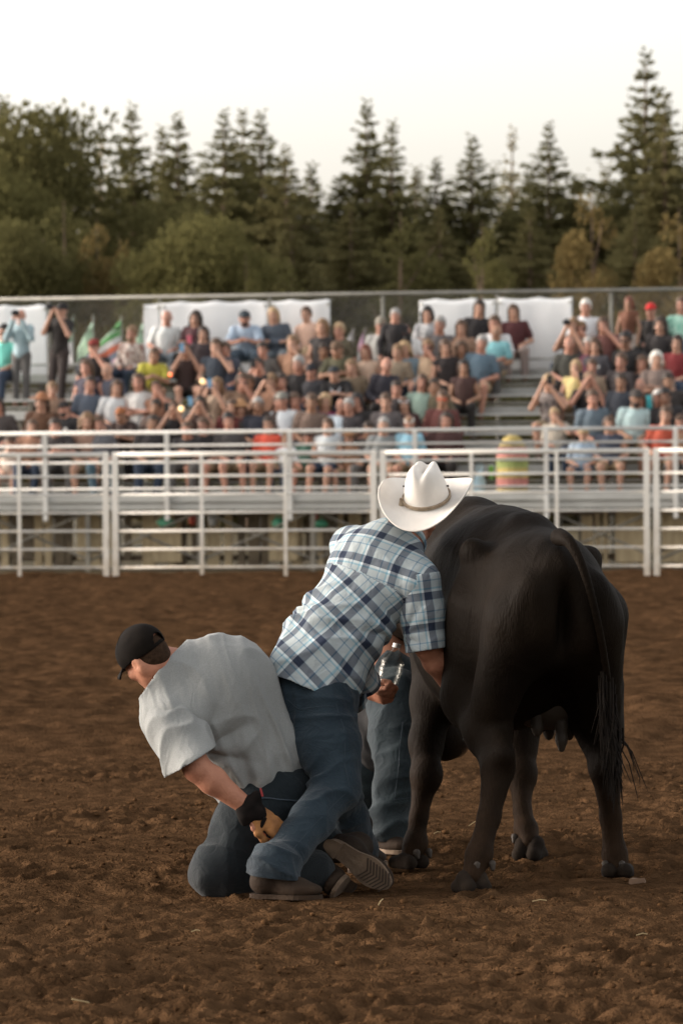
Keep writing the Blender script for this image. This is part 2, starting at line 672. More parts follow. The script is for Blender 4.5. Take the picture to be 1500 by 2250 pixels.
# dirt kicked up against the lower pipes
_n, _l = M_WPIPE.node_tree.nodes, M_WPIPE.node_tree.links
_g = _n.new('ShaderNodeNewGeometry'); _s = _n.new('ShaderNodeSeparateXYZ'); _l.new(_g.outputs['Position'], _s.inputs[0])
_mr = _n.new('ShaderNodeMapRange'); _mr.inputs[1].default_value = 0.0; _mr.inputs[2].default_value = 1.3; _mr.inputs[3].default_value = .62; _mr.inputs[4].default_value = 0.0
_l.new(_s.outputs[2], _mr.inputs[0])
_nz = _n.new('ShaderNodeTexNoise'); _nz.inputs['Scale'].default_value = 7; _l.new(_g.outputs['Position'], _nz.inputs['Vector'])
_mu = _n.new('ShaderNodeMath'); _mu.operation = 'MULTIPLY'; _l.new(_mr.outputs[0], _mu.inputs[0]); _l.new(_nz.outputs['Fac'], _mu.inputs[1])
_m2 = _n.new('ShaderNodeMath'); _m2.operation = 'MULTIPLY'; _m2.inputs[1].default_value = 1.7; _l.new(_mu.outputs[0], _m2.inputs[0])
_mx = _n.new('ShaderNodeMixRGB'); _mx.inputs[2].default_value = (.36, .27, .17, 1)
_b = _n['Principled BSDF']; _src = _b.inputs['Base Color'].links[0].from_socket
_l.new(_m2.outputs[0], _mx.inputs[0]); _l.new(_src, _mx.inputs[1]); _l.new(_mx.outputs[0], _b.inputs['Base Color'])
M_PIN = mat('fence_pin_steel', (0.30, 0.27, 0.24), (0.20, 0.18, 0.16), scale=9, rough=0.6, metallic=0.4)
s_post = [hit(FEN, x, 1130)[0] for x in (243, 833, 1431)]
pitch = (s_post[2] - s_post[0]) / 2
H_TOP = 1.79
RAIL_Z = [1.785] + [1.785 - 0.315 - 0.262 * i for i in range(6)]
fdir, fnrm = FEN[1], FEN[2]
FROT = math.atan2(fdir[1], fdir[0])
W_P = pitch - 0.066


def fence_panel():
    root = empty('fence_panel', (0, 0, 0))
    for sx in (0.035, W_P - 0.035):
        MB().box((sx - .042, -.032, -0.05), (sx + .042, .032, H_TOP + 0.03), bev=.012).build('end_stile', M_WPIPE, root)
    for i, z in enumerate(RAIL_Z):
        r = 0.036 if i == 0 else 0.021
        MB().tube([(0.05, 0, z), (W_P - .05, 0, z)], r, 10).build('rail', M_WPIPE, root, smooth=True)
    for sx in (W_P / 3 + .03, 2 * W_P / 3 - .03):
        MB().box((sx - .025, -.045, -0.06), (sx + .025, -.024, H_TOP - .02), bev=.006).build('middle_stile', M_WPIPE, root)
    for z in (1.25, 0.5):
        MB().tube([(W_P + .0, 0, z - .07), (W_P + .0, 0, z + .07)], 0.018, 8).build('hinge_pin', M_PIN, root)
    return root


PANEL_LABELS = ['white pipe fence panel at the left edge of the arena', 'white pipe fence panel left of the men, directly behind the kneeling man',
                'white pipe fence panel behind the white cowboy hat', 'white pipe fence panel at the right edge behind the cow']
proto = fence_panel()
for i in range(4):
    o = proto if i == 0 else copy_tree(proto)
    p = W(FEN, s_post[0] + (i - 1) * pitch + 0.033, 0, 0)
    o.location = p
    o.rotation_euler = (0, 0, FROT)
    tag(o, PANEL_LABELS[i], 'fence', 'white pipe panels along the arena')

# ---- grandstand
M_ALU = mat('bench_aluminium', (0.52, 0.52, 0.49), (0.38, 0.38, 0.355), scale=2.5, rough=0.5, metallic=0.25, bump=0.15, bscale=30)
M_FASCIA = mat('fascia_metal', (0.46, 0.46, 0.43), (0.36, 0.355, 0.33), scale=2, rough=0.5, bump=0.1, bscale=20)
M_STEEL = mat('stand_steel', (0.22, 0.20, 0.16), (0.13, 0.12, 0.10), scale=3, rough=0.6, metallic=0.2)
M_RAILP = mat('railing_paint', (0.66, 0.65, 0.61), (0.52, 0.50, 0.46), scale=2, rough=0.55)
Z0, RISE, RUN = 1.06, 0.322, 0.70
NROW = 7
A0, A1 = -8.2, 8.2
stand = empty('grandstand', W(STA, 0, 0, 0), 'tiered metal grandstand with bench rows holding the crowd', 'grandstand', rotz=math.atan2(STA[1][1], STA[1][0]))


def sbox(name, lo, hi, m, bev=0.0, parent=stand):
    return MB().box(lo, hi, bev=bev).build(name, m, parent)


ROW_FOOT_N = lambda r: 0.30 + RUN * r
ROW_SEAT_N = lambda r: 0.72 + RUN * r
ROW_Z = lambda r: Z0 + RISE * r
sbox('fascia', (A0, -0.06, Z0 - 0.13), (A1, -0.02, Z0 - .03), M_FASCIA, .008)
sbox('fascia', (A0, -0.10, Z0 - 0.01), (A1, -0.03, Z0 + 0.10), M_FASCIA, .01)
for r in range(NROW):
    z = ROW_Z(r); n = ROW_SEAT_N(r)
    sbox('foot_plank', (A0, n - .62, z - .05), (A1, n - .36, z), M_ALU, .008)
    sbox('foot_plank', (A0, n - .34, z - .05), (A1, n - .08, z), M_ALU, .008)
    sbox('seat_plank', (A0, n - .12, z + .39), (A1, n + .13, z + .43), M_ALU, .008)
    sbox('riser', (A0, n - .03, z + .10), (A1, n - .01, z + .24), M_ALU)
    for s in np.arange(A0 + .4, A1, 1.83):
        sbox('seat_bracket', (s - .03, n - .06, z), (s + .03, n + .10, z + .388), M_STEEL)
for s in np.arange(A0 + .4, A1, 1.83):
    for n, zt in ((0.1, Z0 - .06), (2.2, ROW_Z(2) - .06), (4.9, ROW_Z(5) + .1)):
        sbox('support_post', (s - .035, n - .035, -0.05), (s + .035, n + .035, zt), M_STEEL)
    sbox('stringer', (s - .03, 0.05, 0.25), (s + .03, 4.9, 0.31), M_STEEL)
for i, s in enumerate(np.arange(A0 + .4, A1 - 1.8, 1.83)):
    MB().tube([(s, 0.16, .12), (s + 1.83, 0.16, Z0 - .15)], .022, 6).build('brace', M_STEEL, stand)
    MB().tube([(s, 0.22, Z0 - .15), (s + 1.83, 0.22, .12)], .022, 6).build('brace', M_STEEL, stand)

# front railing of the grandstand: a thing of its own
railing = empty('front_railing', W(STA, 0, 0, 0), 'grey white pipe railing along the front of the grandstand', 'railing', rotz=math.atan2(STA[1][1], STA[1][0]))
post_s = [hit(STA, x, 1000, -0.1)[0] for x in (-165, 100, 367, 637, 912, 1200, 1484, 1760)]
for s in post_s:
    MB().box((s - .035, -.15, Z0 - .30), (s + .035, -.105, 2.165), bev=.01).build('post', M_RAILP, railing)
for i, z in enumerate((2.165, 1.955, 1.69, 1.47, 1.27)):
    MB().tube([(post_s[0], -.105 + .0, z), (post_s[-1], -.105, z)], .030 if i == 0 else .020, 8).build('rail', M_RAILP, railing, smooth=True)

# vertical boards stored and standing under the stand
M_BOARD = mat('pale_board', (0.46, 0.37, 0.23), (0.32, 0.25, 0.15), scale=3, rough=0.85, bump=0.4, bscale=30, stretch=(4, 4, .6))
M_DARKB = mat('dark_board', (0.14, 0.105, 0.07), (0.08, 0.06, 0.04), scale=3, rough=0.9, bump=0.3, bscale=30)
M_DPLANK = mat('weathered_board', (0.16, 0.125, 0.082), (0.09, 0.07, 0.046), scale=3, rough=0.9, bump=0.3, bscale=30)
back = empty('under_stand_wall', W(STA, 0, 0.75, 0), 'weathered board wall seen under the grandstand between the rails', 'wall', rotz=math.atan2(STA[1][1], STA[1][0]))
MB().box((A0, .12, .80), (A1, .16, .90)).build('crossbar', M_DARKB, back)
MB().box((A0, .12, .10), (A1, .16, .20)).build('crossbar', M_DARKB, back)
rr = random.Random(5)
s = A0
while s < A1:
    w = rr.uniform(.07, .20)
    if not (1.9 < s < 3.6 and rr.random() < .9):
        top = rr.uniform(.80, .97)
        mm = M_BOARD if rr.random() < .58 else M_DPLANK
        MB().box((s, rr.uniform(-.02, .03), 0.0 if rr.random() < .8 else .12), (s + w, .10, top), bev=.006).build('plank', mm, back)
    s += w + rr.choice((.02, .05, .10, .20))
for (p0, p1, z0, z1) in ((335, 398, .08, .75), (590, 655, .1, .93), (1352, 1420, .06, .95), (1450, 1530, .06, .9)):
    a0, a1 = hit(STA, p0, 1180, .6)[0], hit(STA, p1, 1180, .6)[0]
    MB().box((a0, -.16, z0), (a1, -.10, z1), bev=.01).build('plywood_sheet', M_BOARD, back)

# things stowed under the stand
def stow(name, px, py, w, h, m, label, cat, off=.38):
    s, z = hit(STA, px, py, off)
    root = empty(name, W(STA, s, off, z), label, cat, 'things stowed under the grandstand', rotz=math.atan2(STA[1][1], STA[1][0]))
    V, Q = iso([ell((0, 0, 0), (w / 2, .10, h / 2)), ell((w * .1, 0, -h * .2), (w * .42, .11, h * .3))], .02)
    link('sack', mesh_data('sack', V, Q, True), m, root)
    MB().tube([(-w * .2, 0, h * .4), (-w * .12, 0, h * .75), (w * .12, 0, h * .75), (w * .2, 0, h * .4)], .012, 6).build('strap', m, root)
    return root


M_GRN = mat('green_nylon', (0.06, 0.28, 0.16), rough=0.6)
M_REDN = mat('red_nylon', (0.42, 0.07, 0.04), rough=0.6)
M_GREYN = mat('grey_nylon', (0.42, 0.42, 0.40), rough=0.6)
stow('green_bag', 365, 1148, .30, .16, M_GRN, 'green bag under the stand, left of the fence middle stile', 'bag')
stow('green_bag', 612, 1150, .22, .18, M_GRN, 'green bag under the stand near the plaid shirt', 'bag')
stow('green_bag', 702, 1150, .26, .14, M_GRN, 'green bag under the stand beside the plaid shoulder', 'bag')
stow('red_bag', 422, 1140, .12, .2, M_REDN, 'small red bag under the stand between two green bags', 'bag')
stow('red_bag', 690, 1136, .12, .16, M_REDN, 'small red bag just above the green bag near the plaid shoulder', 'bag')
stow('grey_bag', 466, 1140, .13, .26, M_GREYN, 'pale grey bag under the stand right of the small red bag', 'bag')

# ---- chain-link fence behind the top row, with white tarps
M_GALV = mat('galvanised_steel', (0.30, 0.29, 0.25), (0.22, 0.21, 0.18), scale=4, rough=0.6, metallic=0.3)
NB = ROW_SEAT_N(6) + 0.55
ZF0, ZF1 = ROW_Z(6) - .1, hit(STA, 750, 646, NB)[1]
cf = empty('chain_link_fence', W(STA, 0, NB, 0), 'grey chain link fence along the back of the grandstand', 'fence', rotz=math.atan2(STA[1][1], STA[1][0]))
MB().tube([(A0, 0, ZF1), (A1, 0, ZF1)], .032, 8).build('top_rail', M_GALV, cf, smooth=True)
MB().tube([(A0, 0, ZF0), (A1, 0, ZF0)], .02, 8).build('bottom_rail', M_GALV, cf, smooth=True)
for x in (-140, 106, 350, 592, 840, 1092, 1342, 1590):
    s = hit(STA, x, 700, NB)[0]
    MB().tube([(s, .04, -0.05), (s, .04, ZF1 + .02)], .030, 8).build('post', M_GALV, cf, smooth=True)
wires = MB()
Hm = ZF1 - ZF0
for s in np.arange(A0 - Hm, A1, .085):
    for sg in (1, -1):
        a, b_ = (s, s + Hm) if sg > 0 else (s + Hm, s)
        wires.tube([(a, .012 * sg, ZF0), (b_, .012 * sg, ZF1)], .0028, 3, cap=False)
wires.build('wire_mesh', M_GALV, cf)

M_TARP = mat('white_tarp', (0.80, 0.81, 0.81), (0.72, 0.73, 0.73), scale=1.2, rough=0.6, bump=0.1, bscale=5)
M_GROM = mat('grommet', (0.4, 0.38, 0.3), rough=0.4, metallic=0.8)


def tarp(px0, px1, ztop, zbot, label, seed):
    s0, s1 = hit(STA, px0, 700, NB - .06)[0], hit(STA, px1, 700, NB - .06)[0]
    root = empty('white_tarp', W(STA, (s0 + s1) / 2, NB - .06, zbot), label, 'tarp', 'white tarps tied to the chain link fence', rotz=math.atan2(STA[1][1], STA[1][0]))
    w = s1 - s0
    nx, nz = 30, 14
    gx, gz = np.meshgrid(np.linspace(-w / 2, w / 2, nx), np.linspace(0, ztop - zbot, nz))
    sag = .035 * np.abs(np.sin(gx * math.pi / .62 + seed)) * (gz / (ztop - zbot)) ** 3
    y = .025 * (noise2(gx.ravel() * 1.7 + seed * 3, gz.ravel() * 1.3, seed).reshape(gx.shape) - .5) + .03 * (noise2(gx.ravel() * 4 + seed * 3, gz.ravel() * .8, seed + 9).reshape(gx.shape) - .5)
    v = np.stack([gx, y, gz - sag], -1).reshape(-1, 3)
    i = np.arange(nx * nz).reshape(nz, nx)
    Q = np.stack([i[:-1, :-1], i[:-1, 1:], i[1:, 1:], i[1:, :-1]], -1).reshape(-1, 4)
    o = link('tarp_sheet', mesh_data('tarp_sheet', v, Q, True), M_TARP, root)
    o.modifiers.new('thickness', 'SOLIDIFY').thickness = .006
    for k in range(2):
        MB().tube([((k - .5) * w * .94, -.03, ztop - zbot - .09), ((k - .5) * w * .94, .0, ztop - zbot - .09)], .022, 10).build('grommet', M_GROM, root)
    return root


ZB = ZF0 + .25
tarp(-30, 103, ZF1 - .1, ZB, 'white tarp at the left end behind the man in light blue', 1)
tarp(316, 349, ZF1 - .1, ZB, 'narrow strip of white tarp behind the bald man in white', 2)
tarp(353, 589, ZF1 - .08, ZB, 'wide white tarp behind the long haired woman in maroon', 3)
tarp(596, 725, ZF1 - .08, ZB, 'white tarp behind the woman in the denim jacket', 4)
tarp(921, 1089, ZF1 - .1, ZB - .1, 'white tarp behind the dark haired women right of centre', 5)
tarp(1094, 1257, ZF1 - .1, ZB - .1, 'white tarp behind the woman in dark red by the aisle', 6)

# ---- feather flags beyond the fence
M_FGRN = mat('flag_pale_green', (0.46, 0.70, 0.46), (0.55, 0.74, 0.56), scale=2, rough=0.7)
M_FG2 = mat('flag_green', (0.12, 0.42, 0.12), rough=0.7)
M_FW = mat('flag_white', (0.75, 0.74, 0.74), rough=0.7)
M_FR = mat('flag_red', (0.62, 0.12, 0.05), rough=0.7)
M_FB = mat('flag_blue_grey', (0.17, 0.20, 0.28), rough=0.7)
M_FP = mat('flag_pink', (0.68, 0.40, 0.55), rough=0.7)


def feather(px, ytop, ybot, wpx, mats, label):
    off = NB + 2.2
    s, zt = hit(STA, px, ytop, off)
    zb = hit(STA, px, ybot, off)[1]
    w = wpx / 128.0
    root = empty('feather_flag', W(STA, s, off, -0.04), label, 'flag', 'feather flags beyond the fence', rotz=math.atan2(STA[1][1], STA[1][0]))
    pts = [(w * .5, 0, 0)] + [(w * .5 - 0.02 * t, 0, zb + (zt - zb) * t * .98) for t in (0, .5, .8, 1.0)]
    MB().tube(pts, .015, 6).build('pole', M_GALV, root)
    nb_ = len(mats)
    for b_ in range(nb_):
        n = 6
        V, Fq = [], []
        for j in range(n + 1):
            t = (b_ + j / n) / nb_
            slant = 0.30 * (zt - zb)
            zz = zt - (zt - zb) * t
            prof = min(1.0, (t / .35) ** .55) if t > 0 else 0.02
            for q in range(5):
                u = q / 4
                x = w * .5 - .01 - w * prof * u
                z = zz - slant * u * (1 if nb_ > 2 else .35)
                V.append((x, .05 * math.sin(3.1 * u * 2 + t * 5), z))
        for j in range(n):
            for q in range(4):
                Fq.append((j * 5 + q, j * 5 + q + 1, j * 5 + 6 + q, j * 5 + 5 + q))
        o = link('cloth_band', mesh_data('cloth_band', V, Fq, True), mats[b_], root)
        o.modifiers.new('thickness', 'SOLIDIFY').thickness = .004
    return root


feather(150, 688, 800, 26, [M_FGRN, M_FW], 'pale green feather flag right beside the man in black')
feather(188, 686, 800, 40, [M_FGRN, M_FGRN, M_FB], 'pale green feather flag over a grey base, left of the striped flag')
feather(240, 686, 790, 60, [M_FG2, M_FGRN, M_FG2, M_FW, M_FR, M_FB, M_FP], 'green, white, red and pink striped feather flag')
feather(303, 688, 800, 30, [M_FGRN, M_FGRN, M_FB], 'pale green feather flag left of the bald man in white')
feather(768, 715, 800, 20, [M_FW, M_FGRN], 'white feather flag behind the olive shirted men')
feather(795, 715, 800, 18, [M_FP, M_FW], 'pink feather flag behind the olive shirted men')
# ------------------------------------------------------------------ trees
M_BARK = mat('bark', (0.1971, 0.1311, 0.0882), (0.1109, 0.0764, 0.0510), scale=4, rough=0.95, bump=0.5, bscale=12)


def leafmat(name, c1, c2, c3):
    m = mat(name, c1, c2, scale=0.55, rough=0.9, c3=c3, detail=6, spec=0.0)
    n, l = m.node_tree.nodes, m.node_tree.links
    t = n.new('ShaderNodeBsdfTranslucent'); x = n.new('ShaderNodeMixShader'); x.inputs[0].default_value = .42
    l.new(n['Principled BSDF'].inputs['Base Color'].links[0].from_socket, t.inputs['Color'])
    l.new(n['Principled BSDF'].outputs[0], x.inputs[1]); l.new(t.outputs[0], x.inputs[2]); l.new(x.outputs[0], n['Material Output'].inputs['Surface'])
    return m


M_FIR = leafmat('fir_needles', (0.1121, 0.1060, 0.0464), (0.1735, 0.1573, 0.0696), (0.1416, 0.1300, 0.0580))  # fir colours lightened and warmed: distance haze is painted into the needles
M_FIR2 = leafmat('fir_needles_olive', (0.1286, 0.1163, 0.0522), (0.1982, 0.1767, 0.0777), (0.1605, 0.1425, 0.0650))
M_FIRP = leafmat('fir_needles_pale', (0.2561, 0.2234, 0.1299), (0.3599, 0.3112, 0.1821), (0.3080, 0.2645, 0.1554))
M_DRY = leafmat('dry_needles', (0.1492, 0.1102, 0.0459), (0.2098, 0.1530, 0.0636), (0.1804, 0.1325, 0.0548))
M_GLF = leafmat('leaf_green', (0.0847, 0.0801, 0.0334), (0.1415, 0.1283, 0.0520), (0.1135, 0.1037, 0.0427))
M_OLV = leafmat('leaf_olive', (0.1048, 0.0978, 0.0371), (0.1659, 0.1501, 0.0583), (0.1328, 0.1215, 0.0483))


def quads_from(c, d, w, ln):
    """leaf quads: centre c, long axis d (unit), width axis w (unit), half sizes ln=(len, wid)"""
    L, Wd = ln[:, :1] * d, ln[:, 1:] * w
    v = np.stack([c - L * .6, c + Wd, c + L, c - Wd], 1).reshape(-1, 3)
    q = np.arange(len(v)).reshape(-1, 4)
    return v, q


def conifer_mesh(seed, slim=0.22, levels=30, sparse=0.0):
    """unit height crown, base at z=0"""
    rs = np.random.RandomState(seed)
    B = []
    for li in range(levels):
        t = (li + rs.uniform(-.45, .45)) / levels
        R = slim * 1.12 * max(.02, 1.015 - t) ** 1.0 * (0.86 + .22 * rs.uniform())
        nb_ = int(11 - 5 * t)
        ph = rs.uniform(0, 6.28)
        for bi in range(nb_):
            if rs.uniform() < sparse:
                continue
            B.append((t, ph + bi * 6.283 / nb_ + rs.uniform(-.4, .4), R * rs.uniform(.45, 1.25), rs.uniform(-.40, .20) + .8 * t))
    for q_ in range(14):
        B.append((.93 + .07 * q_ / 14, q_ * 2.4, .012, 1.2))
    B = np.array(B)
    cnt = np.maximum(6, (B[:, 2] / .0015).astype(int))
    idx = np.repeat(np.arange(len(B)), cnt)
    n = len(idx)
    t, a, ln, up = B[idx].T
    u = rs.uniform(.08, 1.0, n) ** .8
    out = np.stack([np.cos(a), np.sin(a), np.zeros(n)], -1)
    tang = np.stack([-out[:, 1], out[:, 0], np.zeros(n)], -1)
    sgn = rs.choice((-1, 1), n)
    spread = rs.uniform(0, 1, n) * .30 * ln * (1 - u * .55)
    c = out * (ln * u)[:, None] + tang * (sgn * spread)[:, None]
    c[:, 2] = .05 + .94 * t + up * ln * u - .34 * ln * u * u + rs.normal(0, 1, n) * .017 * (1.03 - t) - .006 * (1 - t)
    d = out * .9 + tang * (sgn * .7)[:, None] + rs.normal(size=(n, 3)) * .25 + np.array([0, 0, -.22])
    d[:, 2] += t * .5
    d /= np.linalg.norm(d, axis=1)[:, None]
    w = np.cross(d, rs.normal(size=(n, 3))); w /= np.linalg.norm(w, axis=1)[:, None]
    sc = (.0045 + .0160 * (1 - t)) * rs.uniform(.6, 1.35, n)
    S = np.stack([sc, sc * .46], -1)
    v, q = quads_from(c, d, w, S)
    return mesh_data('crown', v, q)


def leafy_mesh(seed, n=7000, lobes=16, tall=1.0, leaf=.024, conic=0.0):
    """unit size round crown (about +-0.5 wide, 0..1 high)"""
    rs = np.random.RandomState(seed)
    L = []
    for i in range(lobes):
        a, u = rs.uniform(0, 6.28), rs.uniform(.12, .90)
        rr_ = (.40 * math.sin(math.pi * min(1, u * .82 + .12)) if conic == 0 else .42 * (1.05 - u) ** conic) * rs.uniform(.35, 1.0)
        L.append((rr_ * math.cos(a), rr_ * math.sin(a), u, rs.uniform(.10, .17) * (1 if conic == 0 else (1.25 - u))))
    L = np.array(L)
    pick = rs.choice(lobes, n, p=L[:, 3] ** 2 / (L[:, 3] ** 2).sum())
    d = rs.normal(size=(n, 3)); d /= np.linalg.norm(d, axis=1)[:, None]
    rad = L[pick, 3:4] * (rs.uniform(.35, 1.0, (n, 1)) ** .4) * rs.uniform(.85, 1.15, (n, 1))
    c = L[pick, :3] + d * rad * np.array([1, 1, .8])
    ax = d + rs.normal(size=(n, 3)) * .7; ax /= np.linalg.norm(ax, axis=1)[:, None]
    w = np.cross(ax, rs.normal(size=(n, 3))); w /= np.linalg.norm(w, axis=1)[:, None]
    s = leaf * rs.uniform(.6, 1.3, (n, 1))
    v, q = quads_from(c, ax, w, np.concatenate([s, s * .55], 1))
    v[:, 2] *= tall
    return mesh_data('crown', v, q)


def trunk_mesh(kind):
    m = MB()
    m.tube([(0, 0, -.02), (.003, 0, .3), (-.003, .002, .6), (0, 0, .96)], [.016, .012, .008, .001], 7)
    if kind == 'leafy':
        for a in range(6):
            z = .25 + .09 * a
            x, y = math.cos(a * 2.3), math.sin(a * 2.3)
            m.tube([(0, 0, z), (.12 * x, .12 * y, z + .12), (.16 * x, .16 * y, z + .16)], [.006, .003, .001], 5)
    else:
        for a in range(8):
            z = .15 + .09 * a
            x, y = math.cos(a * 2.3), math.sin(a * 2.3)
            m.tube([(0, 0, z), (.14 * x * (1.1 - z), .14 * y * (1.1 - z), z - .01)], [.004, .001], 4)
    me = bpy.data.meshes.new('trunk')
    me.from_pydata(m.v, [], m.f)
    me.update()
    me.materials.append(M_BARK)
    return me


CONI = [conifer_mesh(1, .225, 58), conifer_mesh(2, .28, 56), conifer_mesh(3, .20, 58), conifer_mesh(4, .27, 52, .04), conifer_mesh(5, .15, 40, .40)]
LEAFY = [leafy_mesh(11, 32000, 46, leaf=.0115), leafy_mesh(12, 26000, 34, leaf=.0115), leafy_mesh(13, 24000, 44, leaf=.0105, conic=.85)]
for me_ in CONI + LEAFY:
    me_.materials.append(M_FIR)
TR_C, TR_L = trunk_mesh('conifer'), trunk_mesh('leafy')
rs = random.Random(12)


def tree(kind, var, px, ytop, depth, wscale, m, label, group):
    top = P(px, ytop, depth)
    h = top[2] * (1.03 if kind == 'conifer' else 1.03)
    o = empty('conifer_tree' if kind == 'conifer' else 'leafy_tree', (top[0], top[1], -0.045), label, 'tree', group)
    h += .045
    me = (CONI if kind == 'conifer' else LEAFY)[var]
    for nm, mesh, mm in (('crown', me, m), ('trunk', TR_C if kind == 'conifer' else TR_L, M_BARK)):
        c = link(nm, mesh, None, o)
        c.material_slots[0].link = 'OBJECT'
        c.material_slots[0].material = mm
        c.scale = (h * wscale, h * wscale, h)
        c.rotation_euler = (0, 0, rs.uniform(0, 6.28))
    return o


G1, G2 = 'tall conifers behind the grandstand', 'low trees in front of the conifers'
C = 'conifer'; Lf = 'leafy'
TREES = [
    (C, 0, 8, 228, 150, 1.16, M_FIR, 'pointed conifer tip at the far left edge above the round tree', G1),
    (C, 2, 120, 285, 165, 1.28, M_FIR2, 'conifer tip just behind the round leafy tree at left', G1),
    (C, 4, 178, 300, 200, 1.1, M_FIRP, 'pale thin conifer right of the round leafy tree', G1),
    (C, 4, 222, 305, 205, 1.2, M_FIRP, 'pale thin conifer left of the first tall spire', G1),
    (C, 0, 290, 245, 152, 1.16, M_FIR, 'dark conifer spire, first tall one right of the round leafy tree', G1),
    (C, 2, 357, 292, 158, 1.39, M_FIR2, 'conifer close against the left side of a taller twin spire', G1),
    (C, 0, 390, 265, 150, 1.22, M_FIR, 'taller of the twin conifer spires left of the widest clump', G1),
    (C, 1, 492, 258, 148, 1.22, M_FIR, 'leftmost spire of the three pointed conifer clump at centre left', G1),
    (C, 3, 533, 258, 156, 1.10, M_FIR2, 'middle spire of the three pointed conifer clump at centre left', G1),
    (C, 1, 573, 260, 150, 1.28, M_FIR, 'right spire of the three pointed conifer clump at centre left', G1),
    (C, 1, 628, 335, 146, 1.39, M_FIR2, 'broad conifer on the right shoulder of the three pointed clump', G1),
    (C, 2, 684, 372, 152, 1.51, M_FIR, 'low conifer beside the deep notch of sky at centre', G1),
    (C, 1, 742, 402, 150, 1.51, M_FIR, 'short dark conifer under the notch of sky left of the centre spires', G1),
    (C, 0, 806, 236, 150, 1.16, M_FIR, 'taller of the two centre conifer spires', G1),
    (C, 2, 860, 280, 148, 1.33, M_FIR, 'shorter of the two centre conifer spires', G1),
    (C, 2, 915, 380, 156, 1.39, M_FIR2, 'low conifer just right of the two centre spires', G1),
    (C, 2, 958, 362, 150, 1.39, M_FIR, 'low conifer in the dip left of the domed conifer', G1),
    (C, 1, 1037, 312, 150, 1.33, M_FIR, 'full domed conifer right of centre', G1),
    (C, 4, 1125, 295, 185, 1.1, M_FIRP, 'pale sparse conifer with sky showing through its branches', G1),
    (C, 1, 1205, 285, 150, 1.22, M_FIR, 'broad conifer between the sparse one and the tallest', G1),
    (C, 2, 1160, 390, 158, 1.39, M_FIR, 'low conifer under the pale sparse one', G1),
    (C, 2, 1262, 395, 156, 1.39, M_FIR, 'low conifer in the dip before the tallest tree', G1),
    (C, 3, 1330, 375, 158, 1.28, M_FIR2, 'low conifer at the left foot of the tallest tree', G1),
    (C, 3, 1418, 128, 150, 1.16, M_FIR, 'tallest conifer of all, near the right edge', G1),
    (C, 2, 1458, 225, 146, 1.39, M_FIR2, 'conifer leaning against the right side of the tallest', G1),
    (C, 1, 1512, 290, 148, 1.28, M_FIR, 'conifer cut by the right edge of the view', G1),
    (Lf, 0, 72, 258, 128, .92, M_GLF, 'big round leafy tree at left', G2),
    (Lf, 1, -20, 360, 122, .8, M_OLV, 'olive leafy tree cut by the left edge', G2),
    (Lf, 2, 140, 430, 118, .85, M_GLF, 'dark green bushy tree below the big round tree', G2),
    (Lf, 2, 213, 470, 112, .55, M_DRY, 'yellowed narrow tree right of the big round tree', G2),
    (Lf, 2, 262, 505, 112, .42, M_DRY, 'small rusty tree right of the yellowed narrow one', G2),
    (Lf, 1, 432, 512, 110, .95, M_OLV, 'olive green bushy tree below the twin conifer spires', G2),
    (Lf, 2, 540, 552, 108, .6, M_OLV, 'small olive bush tree right of the bushy olive one', G2),
    (Lf, 2, 320, 540, 116, .9, M_GLF, 'low dark bushy tree between the rusty and olive ones', G2),
    (C, 1, 640, 480, 124, 1.57, M_FIR2, 'dark bushy tree under the right shoulder of the three pointed clump', G2),
    (C, 1, 770, 450, 126, 1.57, M_FIR2, 'dark bushy tree under the taller centre spire', G2),
    (Lf, 2, 880, 455, 122, .85, M_GLF, 'green bushy tree under the shorter centre spire', G2),
    (C, 1, 965, 470, 126, 1.57, M_FIR2, 'dark bushy tree left of the slim olive tree', G2),
    (Lf, 2, 1058, 475, 112, .62, M_OLV, 'slim olive tree in front of the domed conifer', G2),
    (C, 1, 1165, 470, 126, 1.57, M_FIR2, 'dark bushy tree under the broad conifer right of centre', G2),
    (Lf, 2, 1300, 400, 114, .60, M_DRY, 'rusty brown conical tree left of the tallest conifer', G2),
    (Lf, 2, 1492, 445, 112, .75, M_DRY, 'brown leafy tree at the right edge', G2),
    (C, 1, 1395, 470, 124, 1.57, M_FIR2, 'dark bushy tree under the tallest conifer', G2),
    (Lf, 1, 30, 520, 112, .9, M_GLF, 'green bushy tree low at the left edge', G2),
]
for t_ in TREES:
    tree(*t_)

# far wood that reads as one mass behind the single trees
rsn = np.random.RandomState(77)
cs, VV, FF = 0, [], []
hc = 0
base_me = CONI[1]
bv = np.empty(len(base_me.vertices) * 3, np.float32); base_me.vertices.foreach_get('co', bv); bv = bv.reshape(-1, 3)
bq = np.arange(len(bv)).reshape(-1, 4)
sub = rsn.uniform(size=len(bq)) < .28
bq = bq[sub]; bvv = bv[bq.ravel()]; bq = np.arange(len(bvv)).reshape(-1, 4)
for i in range(46):
    px = -120 + i * 39 + rsn.uniform(-16, 16)
    d = rsn.uniform(170, 190)
    t0 = P(px, rsn.uniform(335, 425), d)
    s_ = t0[2]
    VV.append(bvv * (s_ * 1.75, s_ * 1.75, s_) * np.array([1, 1, 1]) + (t0[0], t0[1], 0)); FF.append(bq + hc); hc += len(bvv)
wood = link('far_wood', mesh_data('far_wood', np.concatenate(VV), np.concatenate(FF)), M_FIR)
tag(wood, 'dense dark mass of far conifers filling the gaps between the trees', 'woodland', kind='stuff')
